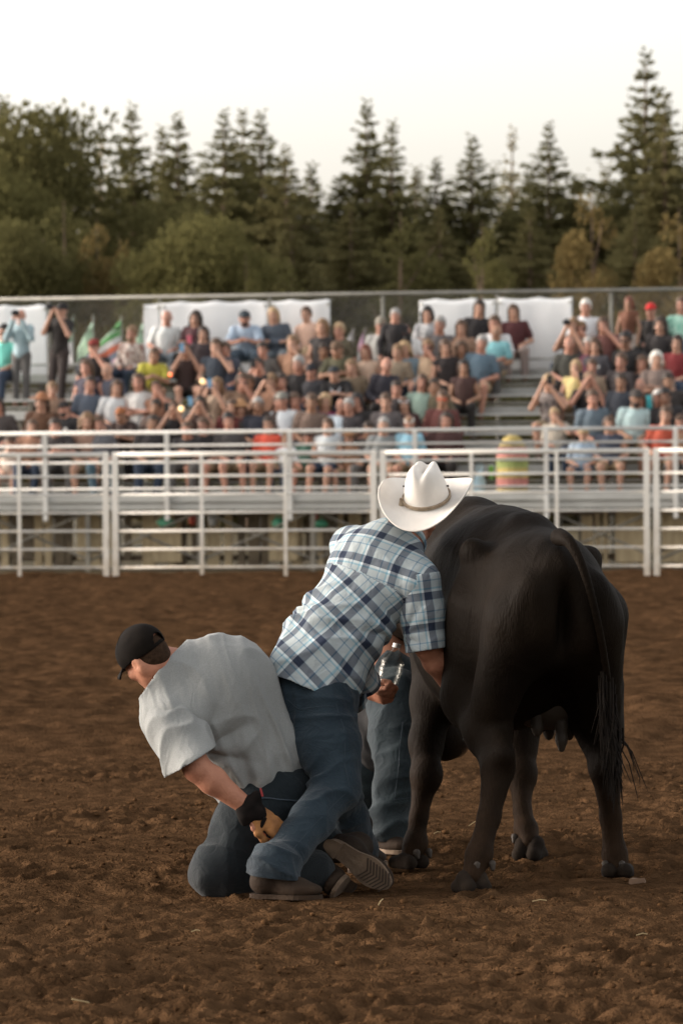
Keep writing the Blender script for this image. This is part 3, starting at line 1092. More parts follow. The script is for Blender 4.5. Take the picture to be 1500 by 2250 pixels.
# ================================================================== COW
M_COW = bpy.data.materials.new('black_cow_coat')
M_COW.use_nodes = True
_n, _l = M_COW.node_tree.nodes, M_COW.node_tree.links
_b = _n['Principled BSDF']
_b.inputs['Roughness'].default_value = 0.68
_b.inputs['Specular IOR Level'].default_value = 0.045
_b.inputs['Sheen Weight'].default_value = 0.0
_b.inputs['Sheen Roughness'].default_value = 0.4
_tc = _n.new('ShaderNodeTexCoord')
_nz = _n.new('ShaderNodeTexNoise'); _nz.inputs['Scale'].default_value = 3.0; _nz.inputs['Detail'].default_value = 5
_cr = _n.new('ShaderNodeValToRGB')
_cr.color_ramp.elements[0].color = (0.0056, 0.0038, 0.0025, 1); _cr.color_ramp.elements[1].color = (0.0105, 0.0068, 0.0041, 1)
_cr.color_ramp.elements[0].position = .35; _cr.color_ramp.elements[1].position = .7
_mp = _n.new('ShaderNodeMapping'); _mp.inputs['Scale'].default_value = (1, 1, .22)
_nb = _n.new('ShaderNodeTexNoise'); _nb.inputs['Scale'].default_value = 190; _nb.inputs['Detail'].default_value = 3
_bp = _n.new('ShaderNodeBump'); _bp.inputs['Strength'].default_value = .55; _bp.inputs['Distance'].default_value = .006
_l.new(_tc.outputs['Object'], _nz.inputs['Vector']); _l.new(_nz.outputs['Fac'], _cr.inputs[0]); _l.new(_cr.outputs[0], _b.inputs['Base Color'])
_l.new(_tc.outputs['Object'], _mp.inputs['Vector']); _l.new(_mp.outputs[0], _nb.inputs['Vector']); _l.new(_nb.outputs['Fac'], _bp.inputs['Height']); _l.new(_bp.outputs[0], _b.inputs['Normal'])
crumple(M_COW, 5.5, .45, .03, (1.3, 1.3, .6), .8)
# dust on the lower legs
_gm = _n.new('ShaderNodeNewGeometry'); _sx = _n.new('ShaderNodeSeparateXYZ'); _l.new(_gm.outputs['Position'], _sx.inputs[0])
_mr = _n.new('ShaderNodeMapRange'); _mr.inputs[1].default_value = .05; _mr.inputs[2].default_value = .50; _mr.inputs[3].default_value = 1.0; _mr.inputs[4].default_value = 0.0
_l.new(_sx.outputs[2], _mr.inputs[0])
_nd = _n.new('ShaderNodeTexNoise'); _nd.inputs['Scale'].default_value = 16; _nd.inputs['Detail'].default_value = 6; _l.new(_tc.outputs['Object'], _nd.inputs['Vector'])
_md = _n.new('ShaderNodeMath'); _md.operation = 'MULTIPLY'; _l.new(_mr.outputs[0], _md.inputs[0]); _l.new(_nd.outputs['Fac'], _md.inputs[1])
_dm = _n.new('ShaderNodeMixRGB'); _dm.inputs[2].default_value = (.038, .021, .0115, 1)
_l.new(_md.outputs[0], _dm.inputs[0]); _l.new(_cr.outputs[0], _dm.inputs[1]); _l.new(_dm.outputs[0], _b.inputs['Base Color'])
M_HOOF = mat('hoof_horn', (0.022, 0.015, 0.010), (0.011, 0.008, 0.006), scale=12, rough=0.9, bump=0.3, bscale=60, spec=.1)
M_DEW = mat('dewclaw_horn', (0.040, 0.027, 0.017), (0.022, 0.015, 0.010), scale=30, rough=0.7)
M_UDDER = mat('udder_skin', (0.045, 0.030, 0.018), (0.020, 0.014, 0.0095), scale=7, rough=0.7, bump=0.3, bscale=60)
M_WET = mat('wet_nose', (0.012, 0.010, 0.009), rough=0.18)
M_TAILH = mat('tail_hair', (0.007, 0.005, 0.004), (0.013, 0.009, 0.006), scale=40, rough=0.8, spec=.1)
M_EYE = mat('dark_eye', (0.012, 0.009, 0.007), rough=0.15)
M_SCAR = mat('pale_scar', (0.20, 0.17, 0.13), rough=0.8)

CO = np.array([0.735, 14.72, 0.0])
cf_, cl_ = unit((-0.2, 0.98, 0)), unit((-0.98, -0.2, 0))
CA = np.stack([cf_, cl_, (0, 0, 1)])


def K(s, t, z):
    return CO + s * cf_ + t * cl_ + np.array([0, 0, z])


def E(s, t, z, rs_, rt, rz, k=.08, tilt=0.0):
    A = CA
    if tilt:
        c, n = math.cos(tilt), math.sin(tilt)
        A = np.stack([c * CA[0] + n * CA[2], CA[1], -n * CA[0] + c * CA[2]])
    return ell(K(s, t, z), (rs_, rt, rz), A, k)


cow_loc = K(.6, 0, 0)
cow = empty('cow', cow_loc, 'black cow seen from behind, held by the men', 'cow')
LH = [P(1095, 1340, 14.88), P(1046, 1530, 14.93), P(1072, 1610, 14.78), P(1094, 1685, 14.62), P(1074, 1796, 14.56), P(1052, 1880, 14.50), P(1036, 1925, 14.46)]
RH = [P(1276, 1360, 14.92), P(1294, 1530, 15.05), P(1316, 1605, 15.06), P(1329, 1690, 15.0), P(1341, 1796, 15.05), P(1350, 1880, 15.06), P(1357, 1912, 15.04)]
LF = [P(985, 1380, 15.75), P(955, 1540, 15.60), P(936, 1630, 15.52), P(935, 1702, 15.46), P(920, 1796, 15.44), P(912, 1855, 15.42), P(900, 1885, 15.40)]
RF = [P(1135, 1400, 15.95), P(1143, 1570, 15.90), P(1143, 1640, 15.88), P(1143, 1700, 15.85), P(1147, 1785, 15.76), P(1155, 1822, 15.72), P(1163, 1848, 15.68)]
hind_r = [.19, .118, .074, .059, .037, .044, .038]
hind_r2 = [.17, .115, .072, .056, .036, .043, .038]
front_r = [.15, .084, .055, .053, .031, .041, .036]
muzzle, poll = P(978, 1625, 16.55), K(1.98, .10, .86)
pr = [E(.62, .015, .945, .66, .320, .405),
      E(.55, .02, .82, .46, .285, .27),
      E(1.14, 0, .97, .40, .27, .38),
      E(.06, 0, 1.01, .35, .228, .265, .1),
      cone(K(-.20, -.0, 1.12), K(.28, 0, 1.22), .062, .08, .08),
      cone(K(.28, 0, 1.235), K(1.2, 0, 1.285), .075, .075, .09),
      cone(K(1.1, 0, 1.27), K(1.32, 0, 1.245), .08, .09, .09),
      E(.20, .215, 1.195, .065, .05, .05, .045), E(.20, -.205, 1.165, .065, .05, .05, .05),
      E(-.22, .115, 1.06, .06, .05, .06, .06), E(-.22, -.115, 1.06, .06, .05, .06, .06),
      cone(K(-.13, .13, .95), P(1072, 1590, 14.74), .125, .075, .09), cone(K(-.13, -.12, .95), P(1322, 1590, 14.98), .125, .07, .09),
      ]
for L_, R_ in ((LH, hind_r), (RH, hind_r2)):
    pr += chain(L_[:4], R_[:4], .06) + chain(L_[3:], R_[3:], .03)
for L_ in (LF, RF):
    pr += chain(L_[:4], front_r[:4], .06) + chain(L_[3:], front_r[3:], .03)
# hock points stand out to the rear
for L_, r_ in ((LH, .036), (RH, .034)):
    pr.append(cone(L_[3] + np.array([.02, -.055, .05]), L_[2] + np.array([.02, -.02, .03]), r_, .022, .05))
# knees of the front legs
for L_ in (LF, RF):
    pr.append(ell(L_[3] + np.array([.008, -.02, 0]), (.052, .05, .065), None, .03))
# neck, dewlap and head hang low in front
pr += [cone(K(1.25, 0, 1.08), K(1.62, .08, 1.02), .25, .175, .12), cone(K(1.62, .08, 1.02), poll, .165, .125, .1),
       cone(K(1.45, .03, .78), K(1.25, 0, .68), .07, .10, .1),
       cone(poll, muzzle, .12, .085, .06), ell(muzzle + np.array([0, 0, .02]), (.085, .085, .075), None, .05)]
pr += [cone(poll + cl_ * .09, poll + cl_ * .25 + np.array([0, 0, .02]), .03, .022, .03), cone(poll - cl_ * .09, poll - cl_ * .25 + np.array([0, 0, .02]), .03, .022, .03)]
# hollows: flank, under the pin bones, between the thighs
pr += [cut(E(.42, .37, 1.10, .19, .10, .15), .08), cut(E(.42, -.37, 1.10, .19, .10, .15), .08), cut(E(.02, .30, 1.14, .13, .07, .09), .07), cut(E(.02, -.30, 1.14, .13, .07, .09), .07),
       cut(E(-.34, 0.0, .92, .15, .035, .20), .06), cut(E(-.10, .0, .52, .20, .085, .22), .08),
       cut(E(-.36, .17, .88, .05, .02, .20), .07)]
V, Q = iso(pr, .0125)
N = normals(V, Q)
lm = np.clip((V[:, 2] - .45) * 3, 0, 1)
V = V + N * (.010 * (vnoise(V * (7, 7, 4), 3) - .5) * lm + .0035 * (vnoise(V * (22, 22, 12), 4) - .5) + .005 * lm * (1 - np.abs(2 * vnoise(V * (9, 5, 3) + 3, 6) - 1)))[:, None]
link('body', mesh_data('cow_body', V - cow_loc, Q, True), M_COW, cow)


def hoof(L_, turn, lift=0.0, zground=None):
    """two claws and two pale dewclaws; claws rest on the dirt unless lifted"""
    f = L_[-1]
    zb = zground if zground is not None else f[2] - .075
    fw = np.array([math.sin(turn), math.cos(turn), 0])
    sd_ = np.array([fw[1], -fw[0], 0])
    root = None
    pr_ = []
    for s_ in (-1, 1):
        a = f + sd_ * s_ * .026 + np.array([0, 0, -.012])
        tip = np.array([f[0], f[1], zb + .02]) + sd_ * s_ * .030 + fw * .055
        heel = np.array([f[0], f[1], zb + .024]) + sd_ * s_ * .030 - fw * .035
        pr_ += [cone(a, tip, .032, .021, .012), cone(a, heel, .030, .024, .012), cone(heel, tip, .026, .020, .012)]
    pr_.append(cut(cone(f + fw * .12 + np.array([0, 0, -.03]), np.array([f[0], f[1], zb]) - fw * .02, .006, .008), .008))
    Vh, Qh = iso(pr_, .0065)
    Vh[:, 2] = np.maximum(Vh[:, 2], zb)
    root = link('hoof', mesh_data('hoof', Vh - cow_loc, Qh, True), M_HOOF, cow)
    for s_ in (-1, 1):
        c = L_[-2] + sd_ * s_ * .030 - fw * .042 + np.array([0, 0, -.028])
        Vd, Qd = iso([cone(c, c - np.array([0, 0, .018]) - fw * .006, .014, .008)], .005)
        link('dewclaw', mesh_data('dewclaw', Vd - cow_loc, Qd, True), M_DEW, root)


hoof(LH, RAD(-25), zground=.0)
hoof(RH, RAD(10), zground=.0)
hoof(LF, RAD(-40), zground=.0)
hoof(RF, RAD(25), zground=RF[-1][2] - .075)

# udder and teats
uc = P(1190, 1535, 15.08)
Vu, Qu = iso([ell(uc, (.115, .13, .115)), ell(uc + np.array([.055, -.06, -.02]), (.07, .075, .085), None, .05), ell(uc + np.array([-.045, -.05, .0]), (.06, .07, .08), None, .05),
              cone(uc + np.array([.0, .05, .1]), uc + np.array([-.03, -.1, .16]), .09, .07, .06)], .011)
Nu = normals(Vu, Qu)
Vu = Vu + Nu * (.006 * (vnoise(Vu * 25, 9) - .5))[:, None]
ud = link('udder', mesh_data('udder', Vu - cow_loc, Qu, True), M_UDDER, cow)
for (px, py, y, ln) in ((1233, 1608, 14.98, .062), (1250, 1590, 15.10, .05), (1180, 1590, 14.98, .035), (1205, 1595, 15.12, .04)):
    c = P(px, py, y)
    Vt, Qt = iso([cone(c + np.array([0, 0, .03]), c - np.array([0, 0, ln * .5]), .026, .019, .02), cone(c - np.array([0, 0, ln * .5]), c - np.array([0, 0, ln]), .018, .013, .02)], .005)
    link('teat', mesh_data('teat', Vt - cow_loc, Qt, True), M_UDDER, ud)

# tail and switch
tp = [P(1228, 1180, 14.53), P(1250, 1186, 14.44), P(1277, 1235, 14.41), P(1300, 1310, 14.42), P(1320, 1400, 14.47), P(1333, 1480, 14.56), P(1342, 1560, 14.66), P(1345, 1610, 14.74)]
tr = [.032, .021, .016, .0135, .013, .0125, .012, .011]
_u = np.linspace(0, len(tp) - 1, 40)
_tp = np.stack([np.interp(_u, np.arange(len(tp)), np.array(tp)[:, k]) for k in range(3)], -1)
for _ in range(6):
    _tp[1:-1] = (_tp[:-2] + 2 * _tp[1:-1] + _tp[2:]) / 4
Vt, Qt = iso(chain(_tp, np.interp(_u, np.arange(len(tp)), tr), .003), .0055)
tail = link('tail', mesh_data('tail', Vt - cow_loc, Qt, True), M_COW, cow)
sw = MB()
rt = random.Random(4)
for i in range(210):
    u = rt.uniform(.35, 1)
    base = tp[4] * (1 - u) + tp[7] * u + np.array([rt.gauss(0, .012), rt.gauss(0, .012) - .01, 0])
    ln = rt.uniform(.12, .30)
    dr = np.array([rt.gauss(.005, .018), rt.gauss(0, .02), -1.0])
    sw.tube([base, base + dr * ln * .5, base + dr * ln + np.array([rt.gauss(.0, .02), rt.gauss(0, .02), 0])], [.004, .0035, .0008], 4, cap=False)
for i in range(5):
    base = P(1352, 1630 + rt.uniform(-30, 20), 14.8)
    ex = P(1352 + rt.uniform(18, 70), 1665 + rt.uniform(0, 90), 14.8 + rt.uniform(-.1, .1))
    md = (base + ex) / 2 + np.array([.01, 0, .015])
    sw.tube([base, md, ex, ex + np.array([rt.uniform(-.02, .02), 0, -rt.uniform(.02, .07)])], [.0028, .0022, .0016, .0005], 4, cap=False)
sw.build('tail_switch', M_TAILH, tail, off=cow_loc)
# wet nose, eyes, ears' inner side, scars
Vn, Qn = iso([ell(muzzle + np.array([.02, .03, -.025]), (.078, .075, .058), None), ell(muzzle + np.array([.055, -.02, .0]), (.045, .05, .05), None, .03)], .01)
link('muzzle', mesh_data('muzzle', Vn - cow_loc, Qn, True), M_WET, cow)
for s_ in (-1, 1):
    c = poll * .7 + muzzle * .3 + cl_ * s_ * .105
    Ve, Qe = iso([ell(c, (.022, .022, .022))], .008)
    link('eye', mesh_data('eye', Ve - cow_loc, Qe, True), M_EYE, cow)
Vs, Qs = iso([ell(P(1104, 1664, 14.55), (.010, .012, .016))], .005)
link('scar', mesh_data('scar', Vs - cow_loc, Qs, True), M_SCAR, cow)
# ================================================================== PEOPLE: shared parts
def axes_from(up, fwd):
    u = unit(up); f = np.asarray(fwd, float); f = unit(f - u * (f @ u)); r = np.cross(f, u)
    return np.stack([r, f, u])          # rows: right, forward, up


def head_prims(c, A, s=1.0, k=.02):
    L = lambda x, y, z: np.asarray(c) + s * (x * A[0] + y * A[1] + z * A[2])
    e = lambda x, y, z, a, b, d, kk=k: ell(L(x, y, z), (a * s, b * s, d * s), A, kk)
    pr = [e(0, -.014, .032, .076, .096, .088), e(0, .022, -.035, .062, .074, .078, .03), e(0, .052, -.092, .038, .034, .028, .03),
          e(0, .082, .012, .052, .020, .016, .02),
          cone(L(0, .096, .005), L(0, .118, -.030), .009 * s, .014 * s, .012),
          e(0, .088, -.062, .028, .018, .010, .012), e(0, .086, -.076, .024, .018, .009, .012),
          e(.040, .072, -.030, .026, .024, .024, .02), e(-.040, .072, -.030, .026, .024, .024, .02)]
    for sx in (-1, 1):
        pr.append(cut(e(sx * .033, .108, -.004, .019, .022, .012), .012 * s))
        pr.append(e(sx * .081, -.014, -.010, .012, .026, .038, .010))
        pr.append(cut(e(sx * .094, -.008, -.006, .010, .014, .022), .008 * s))
    return pr


def eyes_mesh(c, A, s=1.0):
    out = []
    for sx in (-1, 1):
        q = np.asarray(c) + s * (sx * .032 * A[0] + .079 * A[1] - .004 * A[2])
        out.append(ell(q, (.017 * s, .014 * s, .010 * s), A))
    return out


def finger(base, d, n, ln, r, curl, k=.006):
    """three phalanges bending towards -n"""
    pts = [np.asarray(base, float)]
    ang = 0
    for i, fr in enumerate((.45, .32, .23)):
        ang += curl * (0.8 if i == 0 else 1.0)
        dd = math.cos(ang) * unit(d) - math.sin(ang) * unit(n)
        pts.append(pts[-1] + dd * ln * fr)
    return chain(pts, [r, r * .95, r * .9, r * .78], k)


def hand_prims(wrist, d, n, side, curl=.35, s=1.0, thumb_curl=.3, rf=.0088):
    """d: along the hand, n: back of the hand, side: +1 thumb towards d x n"""
    d = unit(d); n = np.asarray(n, float); n = unit(n - d * (n @ d)); x = np.cross(d, n) * side
    w = np.asarray(wrist, float)
    L = lambda a, b_, c: w + s * (a * x + b_ * d + c * n)
    A = np.stack([x, d, n])
    pr = [ell(L(0, .048, 0), (.040 * s, .052 * s, .0155 * s), A, .012), cone(w - d * .02, L(0, .02, 0), .025 * s, .026 * s, .02)]
    for i, (ox, ln) in enumerate(((.029, .076), (.010, .084), (-.010, .078), (-.028, .062))):
        pr += finger(L(ox, .088 - abs(ox) * .2, 0), d + x * ox * 1.5, n, ln * s, rf * s * (1 if i < 3 else .9), curl * (1 + .08 * i))
    pr += chain([L(.026, .022, -.004), L(.052, .052, -.012), L(.056 - .02 * thumb_curl, .082, -.020 - .02 * thumb_curl), L(.050 - .05 * thumb_curl, .105, -.028 - .03 * thumb_curl)],
                [.016 * s, .012 * s, .0105 * s, .009 * s], .01)
    return pr


M_SKIN = mat('skin_tanned', (0.42, 0.20, 0.125), (0.34, 0.15, 0.09), scale=9, rough=0.55, bump=0.12, bscale=160, spec=0.35)
M_SKIN_RED = mat('skin_sunburnt', (0.44, 0.20, 0.123), (0.31, 0.125, 0.074), scale=16, detail=8, rough=0.6, bump=0.3, bscale=140, spec=0.35)


def denim(name, c1, c2, c3):
    m = mat(name, c1, c2, scale=7, rough=0.85, bump=0.35, bscale=420, c3=c3, detail=7, spec=0.2, sheen=0.1)
    return m


M_DENIM = denim('blue_denim', (0.011, 0.020, 0.029), (0.022, 0.036, 0.048), (0.016, 0.028, 0.038))
M_DENIM_D = denim('dark_denim', (0.006, 0.0095, 0.012), (0.011, 0.0165, 0.020), (0.008, 0.013, 0.016))
M_DENIM_L = denim('worn_light_denim', (0.010, 0.017, 0.021), (0.028, 0.041, 0.046), (0.016, 0.025, 0.030))
M_GREYTEE = mat('heather_grey_cotton', (0.262, 0.268, 0.258), (0.210, 0.215, 0.207), scale=260, rough=0.9, bump=0.3, bscale=500, detail=3, sheen=0.15, spec=0.2)
M_BOOT = mat('brown_boot_leather', (0.032, 0.022, 0.015), (0.015, 0.010, 0.0075), scale=14, rough=0.85, bump=0.3, bscale=70, spec=.15)
M_SOLE = mat('dusty_boot_sole', (0.175, 0.118, 0.075), (0.105, 0.068, 0.042), scale=18, rough=0.9, bump=0.5, bscale=60)
M_TREAD = mat('worn_sole_groove', (0.055, 0.036, 0.023), rough=.95)
M_DARKSHIRT = mat('black_cotton', (0.012, 0.011, 0.011), (0.02, 0.018, 0.017), scale=30, rough=0.9, bump=0.2, bscale=300)
M_CAP = mat('faded_black_cap', (0.011, 0.0085, 0.0068), (0.006, 0.0047, 0.0038), scale=20, rough=0.9, bump=0.25, bscale=300, spec=.08)
M_HAIR_BR = mat('short_brown_hair', (0.028, 0.016, 0.0095), (0.052, 0.030, 0.018), scale=60, rough=0.85, bump=0.6, bscale=220, spec=.08)
M_STITCH = mat('seam_thread', (0.035, 0.050, 0.065), rough=0.8)
crumple(M_DENIM, 13, .55, .022, (1, 1, 1.6)); crumple(M_DENIM_D, 13, .5, .022); crumple(M_DENIM_L, 12, .5, .022)
crumple(M_GREYTEE, 8, .42, .022, (1.5, 1.5, .55))
for _m in (M_DENIM, M_DENIM_D, M_DENIM_L):
    dusty(_m, .0, .22, (.050, .030, .018), .22)
dusty(M_BOOT, .0, .10, (.075, .043, .024), .55, 22)
M_EYEW = mat('eye_dark', (0.03, 0.02, 0.015), rough=0.3)


def pants_prims(hipL, kneeL, ankL, hipR, kneeR, ankR, pelvis, pel_r, A, rt=.10, rk=.082, rc=.085, rb=.088, k=.05):
    pr = [ell(pelvis, pel_r, A, k)]
    for (h, kn, an) in ((hipL, kneeL, ankL), (hipR, kneeR, ankR)):
        h, kn, an = map(np.asarray, (h, kn, an))
        mid = h * .45 + kn * .55
        calf = kn * .6 + an * .4
        pr += [cone(h, mid, rt * 1.08, rt, k), cone(mid, kn, rt * .98, rk, k), cone(kn, calf, rk, rc, .03), cone(calf, an, rc, rb, .03)]
    return pr


def wrinkle_limb(V, N, joint, axis, amp, wl=.035, reach=.16, seed=0):
    """creases across a limb, strongest near a joint"""
    ax = unit(axis)
    q = V - np.asarray(joint)
    t = q @ ax
    dist = np.linalg.norm(q, axis=1)
    m = np.exp(-(dist / reach) ** 2)
    ph = t / wl + 1.8 * vnoise(V * 9, seed) + (q @ unit(np.cross(ax, (0.3, .8, .5)))) * 6
    w = (1 - np.abs(np.sin(ph * math.pi * .5))) ** 1.5
    return V + N * ((w - .3) * amp * m)[:, None]


def cloth(name, prims, h, m, root, loc, dead=None, wr=None, thick=.004, attr=None, cell=None):
    V, Q = iso(prims, h)
    N = normals(V, Q)
    if wr is not None:
        V = wr(V, N)
    used = None
    if dead is not None:
        V, Q, used = clip(V, Q, dead(V))
    me = mesh_data(name, V - loc, Q, True)
    if attr is not None:
        a = me.attributes.new('weave', 'FLOAT_VECTOR', 'POINT')
        a.data.foreach_set('vector', attr(V).astype(np.float32).ravel())
    o = link(name, me, m, root)
    if thick:
        md = o.modifiers.new('thickness', 'SOLIDIFY'); md.thickness = thick; md.offset = -1
    return o


def boot(root, loc, ankle, toe, up, m=M_BOOT, tread=False, shaft=None, width=.047, name='boot', low=False, solem=None):
    """ankle: centre of the ankle, toe: tip on the sole line, up: from sole to ankle"""
    ankle, toe = np.asarray(ankle, float), np.asarray(toe, float)
    u = unit(up)
    f = toe - ankle; f = unit(f - u * (f @ u)); r = np.cross(f, u)
    A = np.stack([r, f, u])
    B = lambda x, y, z: ankle + x * r + y * f + z * u
    ln = (toe - ankle) @ f
    sh = -.105
    pr_ = [cone(B(0, -.01, .0 if low else .06), B(0, -.015, -.03), .044 if low else .052, .046, .02), ell(B(0, -.02, -.055), (.040, .050, .040), A, .03),
           cone(B(0, .02, -.03), B(0, ln - .09, -.068), .042, .036, .03), ell(B(0, ln - .085, -.074), (width, .085, .028), A, .03)]
    if shaft is not None:
        pr_.append(cone(B(0, -.01, .05), shaft, .052, .055, .02))
    V_, Q_ = iso(pr_, .009)
    z = (V_ - ankle) @ u
    V_ = V_ + np.maximum(0, sh + .012 - z)[:, None] * u
    b_ = link(name, mesh_data(name, V_ - loc, Q_, True), m, root)
    # sole outline with a heel block
    n = 40
    ring = []
    for i in range(n):
        t = 2 * math.pi * i / n
        y = math.cos(t); x = math.sin(t)
        yy = (y + 1) / 2 * (ln + .072) - .072
        wd = .040 + .016 * math.exp(-((yy - ln * .62) / .07) ** 2) - .006 * math.exp(-((yy - ln * .18) / .05) ** 2)
        sx = np.sign(x) * abs(x) ** .7 * wd
        ring.append((sx, yy))
    mb = MB()
    for j, z_ in enumerate((sh + .014, sh - .002)):
        mb.v += [tuple(B(x, y, z_)) for x, y in ring]
    mb.f = [tuple(range(n))] + [tuple(range(2 * n - 1, n - 1, -1))] + [(i, n + i, n + (i + 1) % n, (i + 1) % n) for i in range(n)]
    so = mb.build('sole', solem or M_SOLE, b_, off=loc)
    hb = MB()
    hr = [(x * .96, y) for x, y in ring if y < .0]
    k = len(hr)
    for z_ in (sh - .002, sh - .026):
        hb.v += [tuple(B(x, y - (.004 if z_ < sh - .01 else 0), z_)) for x, y in hr]
    hb.f = [tuple(range(k)), tuple(range(2 * k - 1, k - 1, -1))] + [(i, k + i, k + (i + 1) % k, (i + 1) % k) for i in range(k)]
    hb.build('heel', M_SOLE if tread else m, b_, off=loc)
    if tread:
        for j in range(8):
            y0 = ln * .42 + j * (ln * .52) / 8
            t_ = MB()
            for sx in (-1, 1):
                a0, a1 = B(0, y0 + .022, sh - .002), B(sx * .040, y0, sh - .002)
                dv = f * .0024
                t_.add([a0 - dv, a1 - dv, a1 + dv, a0 + dv, a0 - dv - u * .004, a1 - dv - u * .004, a1 + dv - u * .004, a0 + dv - u * .004],
                       [(0, 1, 2, 3), (7, 6, 5, 4), (0, 4, 5, 1), (1, 5, 6, 2), (2, 6, 7, 3), (3, 7, 4, 0)])
            t_.build('tread', M_TREAD, b_, off=loc)
    return b_


def seam(name, pts, root, loc, r=.0010, m=None):
    return MB().tube(pts, r, 5).build(name, m or M_STITCH, root, off=loc)
# ================================================================== THE MAN IN THE PLAID SHIRT
M_PLAID = bpy.data.materials.new('blue_plaid_cotton')
M_PLAID.use_nodes = True


def plaid_nodes(m):
    n, l = m.node_tree.nodes, m.node_tree.links
    b = n['Principled BSDF']
    b.inputs['Roughness'].default_value = .9
    b.inputs['Specular IOR Level'].default_value = .15
    at = n.new('ShaderNodeAttribute'); at.attribute_name = 'weave'
    sp = n.new('ShaderNodeSeparateXYZ'); l.new(at.outputs['Vector'], sp.inputs[0])
    PER = .112

    def ramp(sock):
        d = n.new('ShaderNodeMath'); d.operation = 'DIVIDE'; l.new(sock, d.inputs[0]); d.inputs[1].default_value = PER
        f = n.new('ShaderNodeMath'); f.operation = 'FRACT'; l.new(d.outputs[0], f.inputs[0])
        r = n.new('ShaderNodeValToRGB'); r.color_ramp.interpolation = 'LINEAR'
        K_ = .80
        stops = [(0, (.60, .645, .645)), (.20, (.60, .64, .65)), (.23, (.19, .32, .42)), (.245, (.19, .32, .42)), (.26, (.56, .62, .64)), (.46, (.60, .645, .645)), (.48, (.30, .52, .62)),
                 (.52, (.34, .56, .66)), (.54, (.82, .87, .88)), (.60, (.82, .87, .88)), (.615, (.060, .078, .125)), (.85, (.066, .084, .135)), (.87, (.40, .50, .56)), (.89, (.60, .645, .645)), (1, (.60, .645, .645))]
        e = r.color_ramp.elements
        while len(e) > 1: e.remove(e[-1])
        e[0].position = 0; e[0].color = (*[v * K_ for v in stops[0][1]], 1)
        for p_, c in stops[1:]:
            q = e.new(p_); q.color = (*[v * K_ for v in c], 1)
        l.new(f.outputs[0], r.inputs[0])
        return r.outputs[0]
    a, c = ramp(sp.outputs[0]), ramp(sp.outputs[1])
    mx = n.new('ShaderNodeMixRGB'); mx.inputs[0].default_value = .5; l.new(a, mx.inputs[1]); l.new(c, mx.inputs[2])
    # warp and weft: average of both, deepened where two dark bands cross
    ml = n.new('ShaderNodeMixRGB'); ml.blend_type = 'MULTIPLY'; ml.inputs[0].default_value = 1; l.new(a, ml.inputs[1]); l.new(c, ml.inputs[2])
    m2 = n.new('ShaderNodeMixRGB'); m2.inputs[0].default_value = .55; l.new(mx.outputs[0], m2.inputs[1]); l.new(ml.outputs[0], m2.inputs[2])
    l.new(m2.outputs[0], b.inputs['Base Color'])
    w = n.new('ShaderNodeTexNoise'); w.inputs['Scale'].default_value = 350
    tc = n.new('ShaderNodeTexCoord'); l.new(tc.outputs['Object'], w.inputs['Vector'])
    bp = n.new('ShaderNodeBump'); bp.inputs['Strength'].default_value = .3; bp.inputs['Distance'].default_value = .003
    l.new(w.outputs['Fac'], bp.inputs['Height']); l.new(bp.outputs[0], b.inputs['Normal'])


plaid_nodes(M_PLAID)
crumple(M_PLAID, 11, .5, .02)
pm_loc = P(690, 1960, 14.75); pm_loc[2] = 0
pman = empty('person', pm_loc, 'standing man in blue plaid shirt and jeans with white cowboy hat, leaning on the cow', 'person')
PEL, CHE, NEK = P(692, 1488, 14.92), P(800, 1305, 15.0), P(888, 1195, 15.08)
HD = P(908, 1130, 15.20)
ax_t = unit(P(845, 1235, 15.05) - P(690, 1500, 14.92))
lat = unit(np.array([.84, -.46, -.30])); lat = unit(lat - ax_t * (lat @ ax_t)); bk = np.cross(lat, ax_t)   # bk: outwards from the back, to the camera
if bk[1] > 0: bk = -bk
TA = np.stack([lat, bk, ax_t])
SHR, ELR, WRR = P(918, 1275, 14.93), P(938, 1418, 14.93), P(1005, 1530, 15.08)
SHL, ELL_, WRL = P(775, 1205, 15.26), P(790, 1390, 15.45), P(806, 1505, 15.33)
HPR, KNR, ANR = P(714, 1545, 14.84), P(738, 1730, 14.70), P(600, 1915, 14.42)
HPL, KNL, ANL = P(672, 1535, 15.05), P(740, 1740, 15.25), P(790, 1868, 15.45)
hA = axes_from(unit((-.10, -.52, .85)), (.45, .85, .3))
body = head_prims(HD, hA) + [cone(NEK, HD - hA[2] * .06, .062, .058, .03), cone(CHE, NEK, .085, .068, .04),
    ell(PEL, (.13, .09, .11), TA, .05), ell(CHE, (.145, .085, .15), TA, .05), ell(P(745, 1400, 14.96), (.12, .085, .14), TA, .05),
    cone(SHR, ELR, .060, .047, .04), cone(ELR, ELR * .7 + WRR * .3, .047, .050, .02), cone(ELR * .7 + WRR * .3, WRR, .048, .031, .02),
    cone(SHL, ELL_, .060, .047, .04), cone(ELL_, WRL, .048, .032, .02),
    cone(HPR, KNR, .075, .055, .05), cone(KNR, ANR, .055, .042, .03), cone(HPL, KNL, .075, .055, .05), cone(KNL, ANL, .055, .042, .03)]
body += hand_prims(WRR, unit(WRR - ELR), (.3, -.8, .3), 1, 1.0)
BOT0, BOT1 = P(842, 1532, 15.24), P(868, 1432, 15.24)       # the bottle in his left hand
fd = unit(P(856, 1540, 15.20) - P(812, 1520, 15.30))
body += hand_prims(P(806, 1518, 15.30), fd, unit((-.1, -.75, -.55)), -1, .95, 1.05, 1.0, .0095)
V, Q = iso(body, .0085)
link('body', mesh_data('man_body', V - pm_loc, Q, True), M_SKIN_RED, pman)

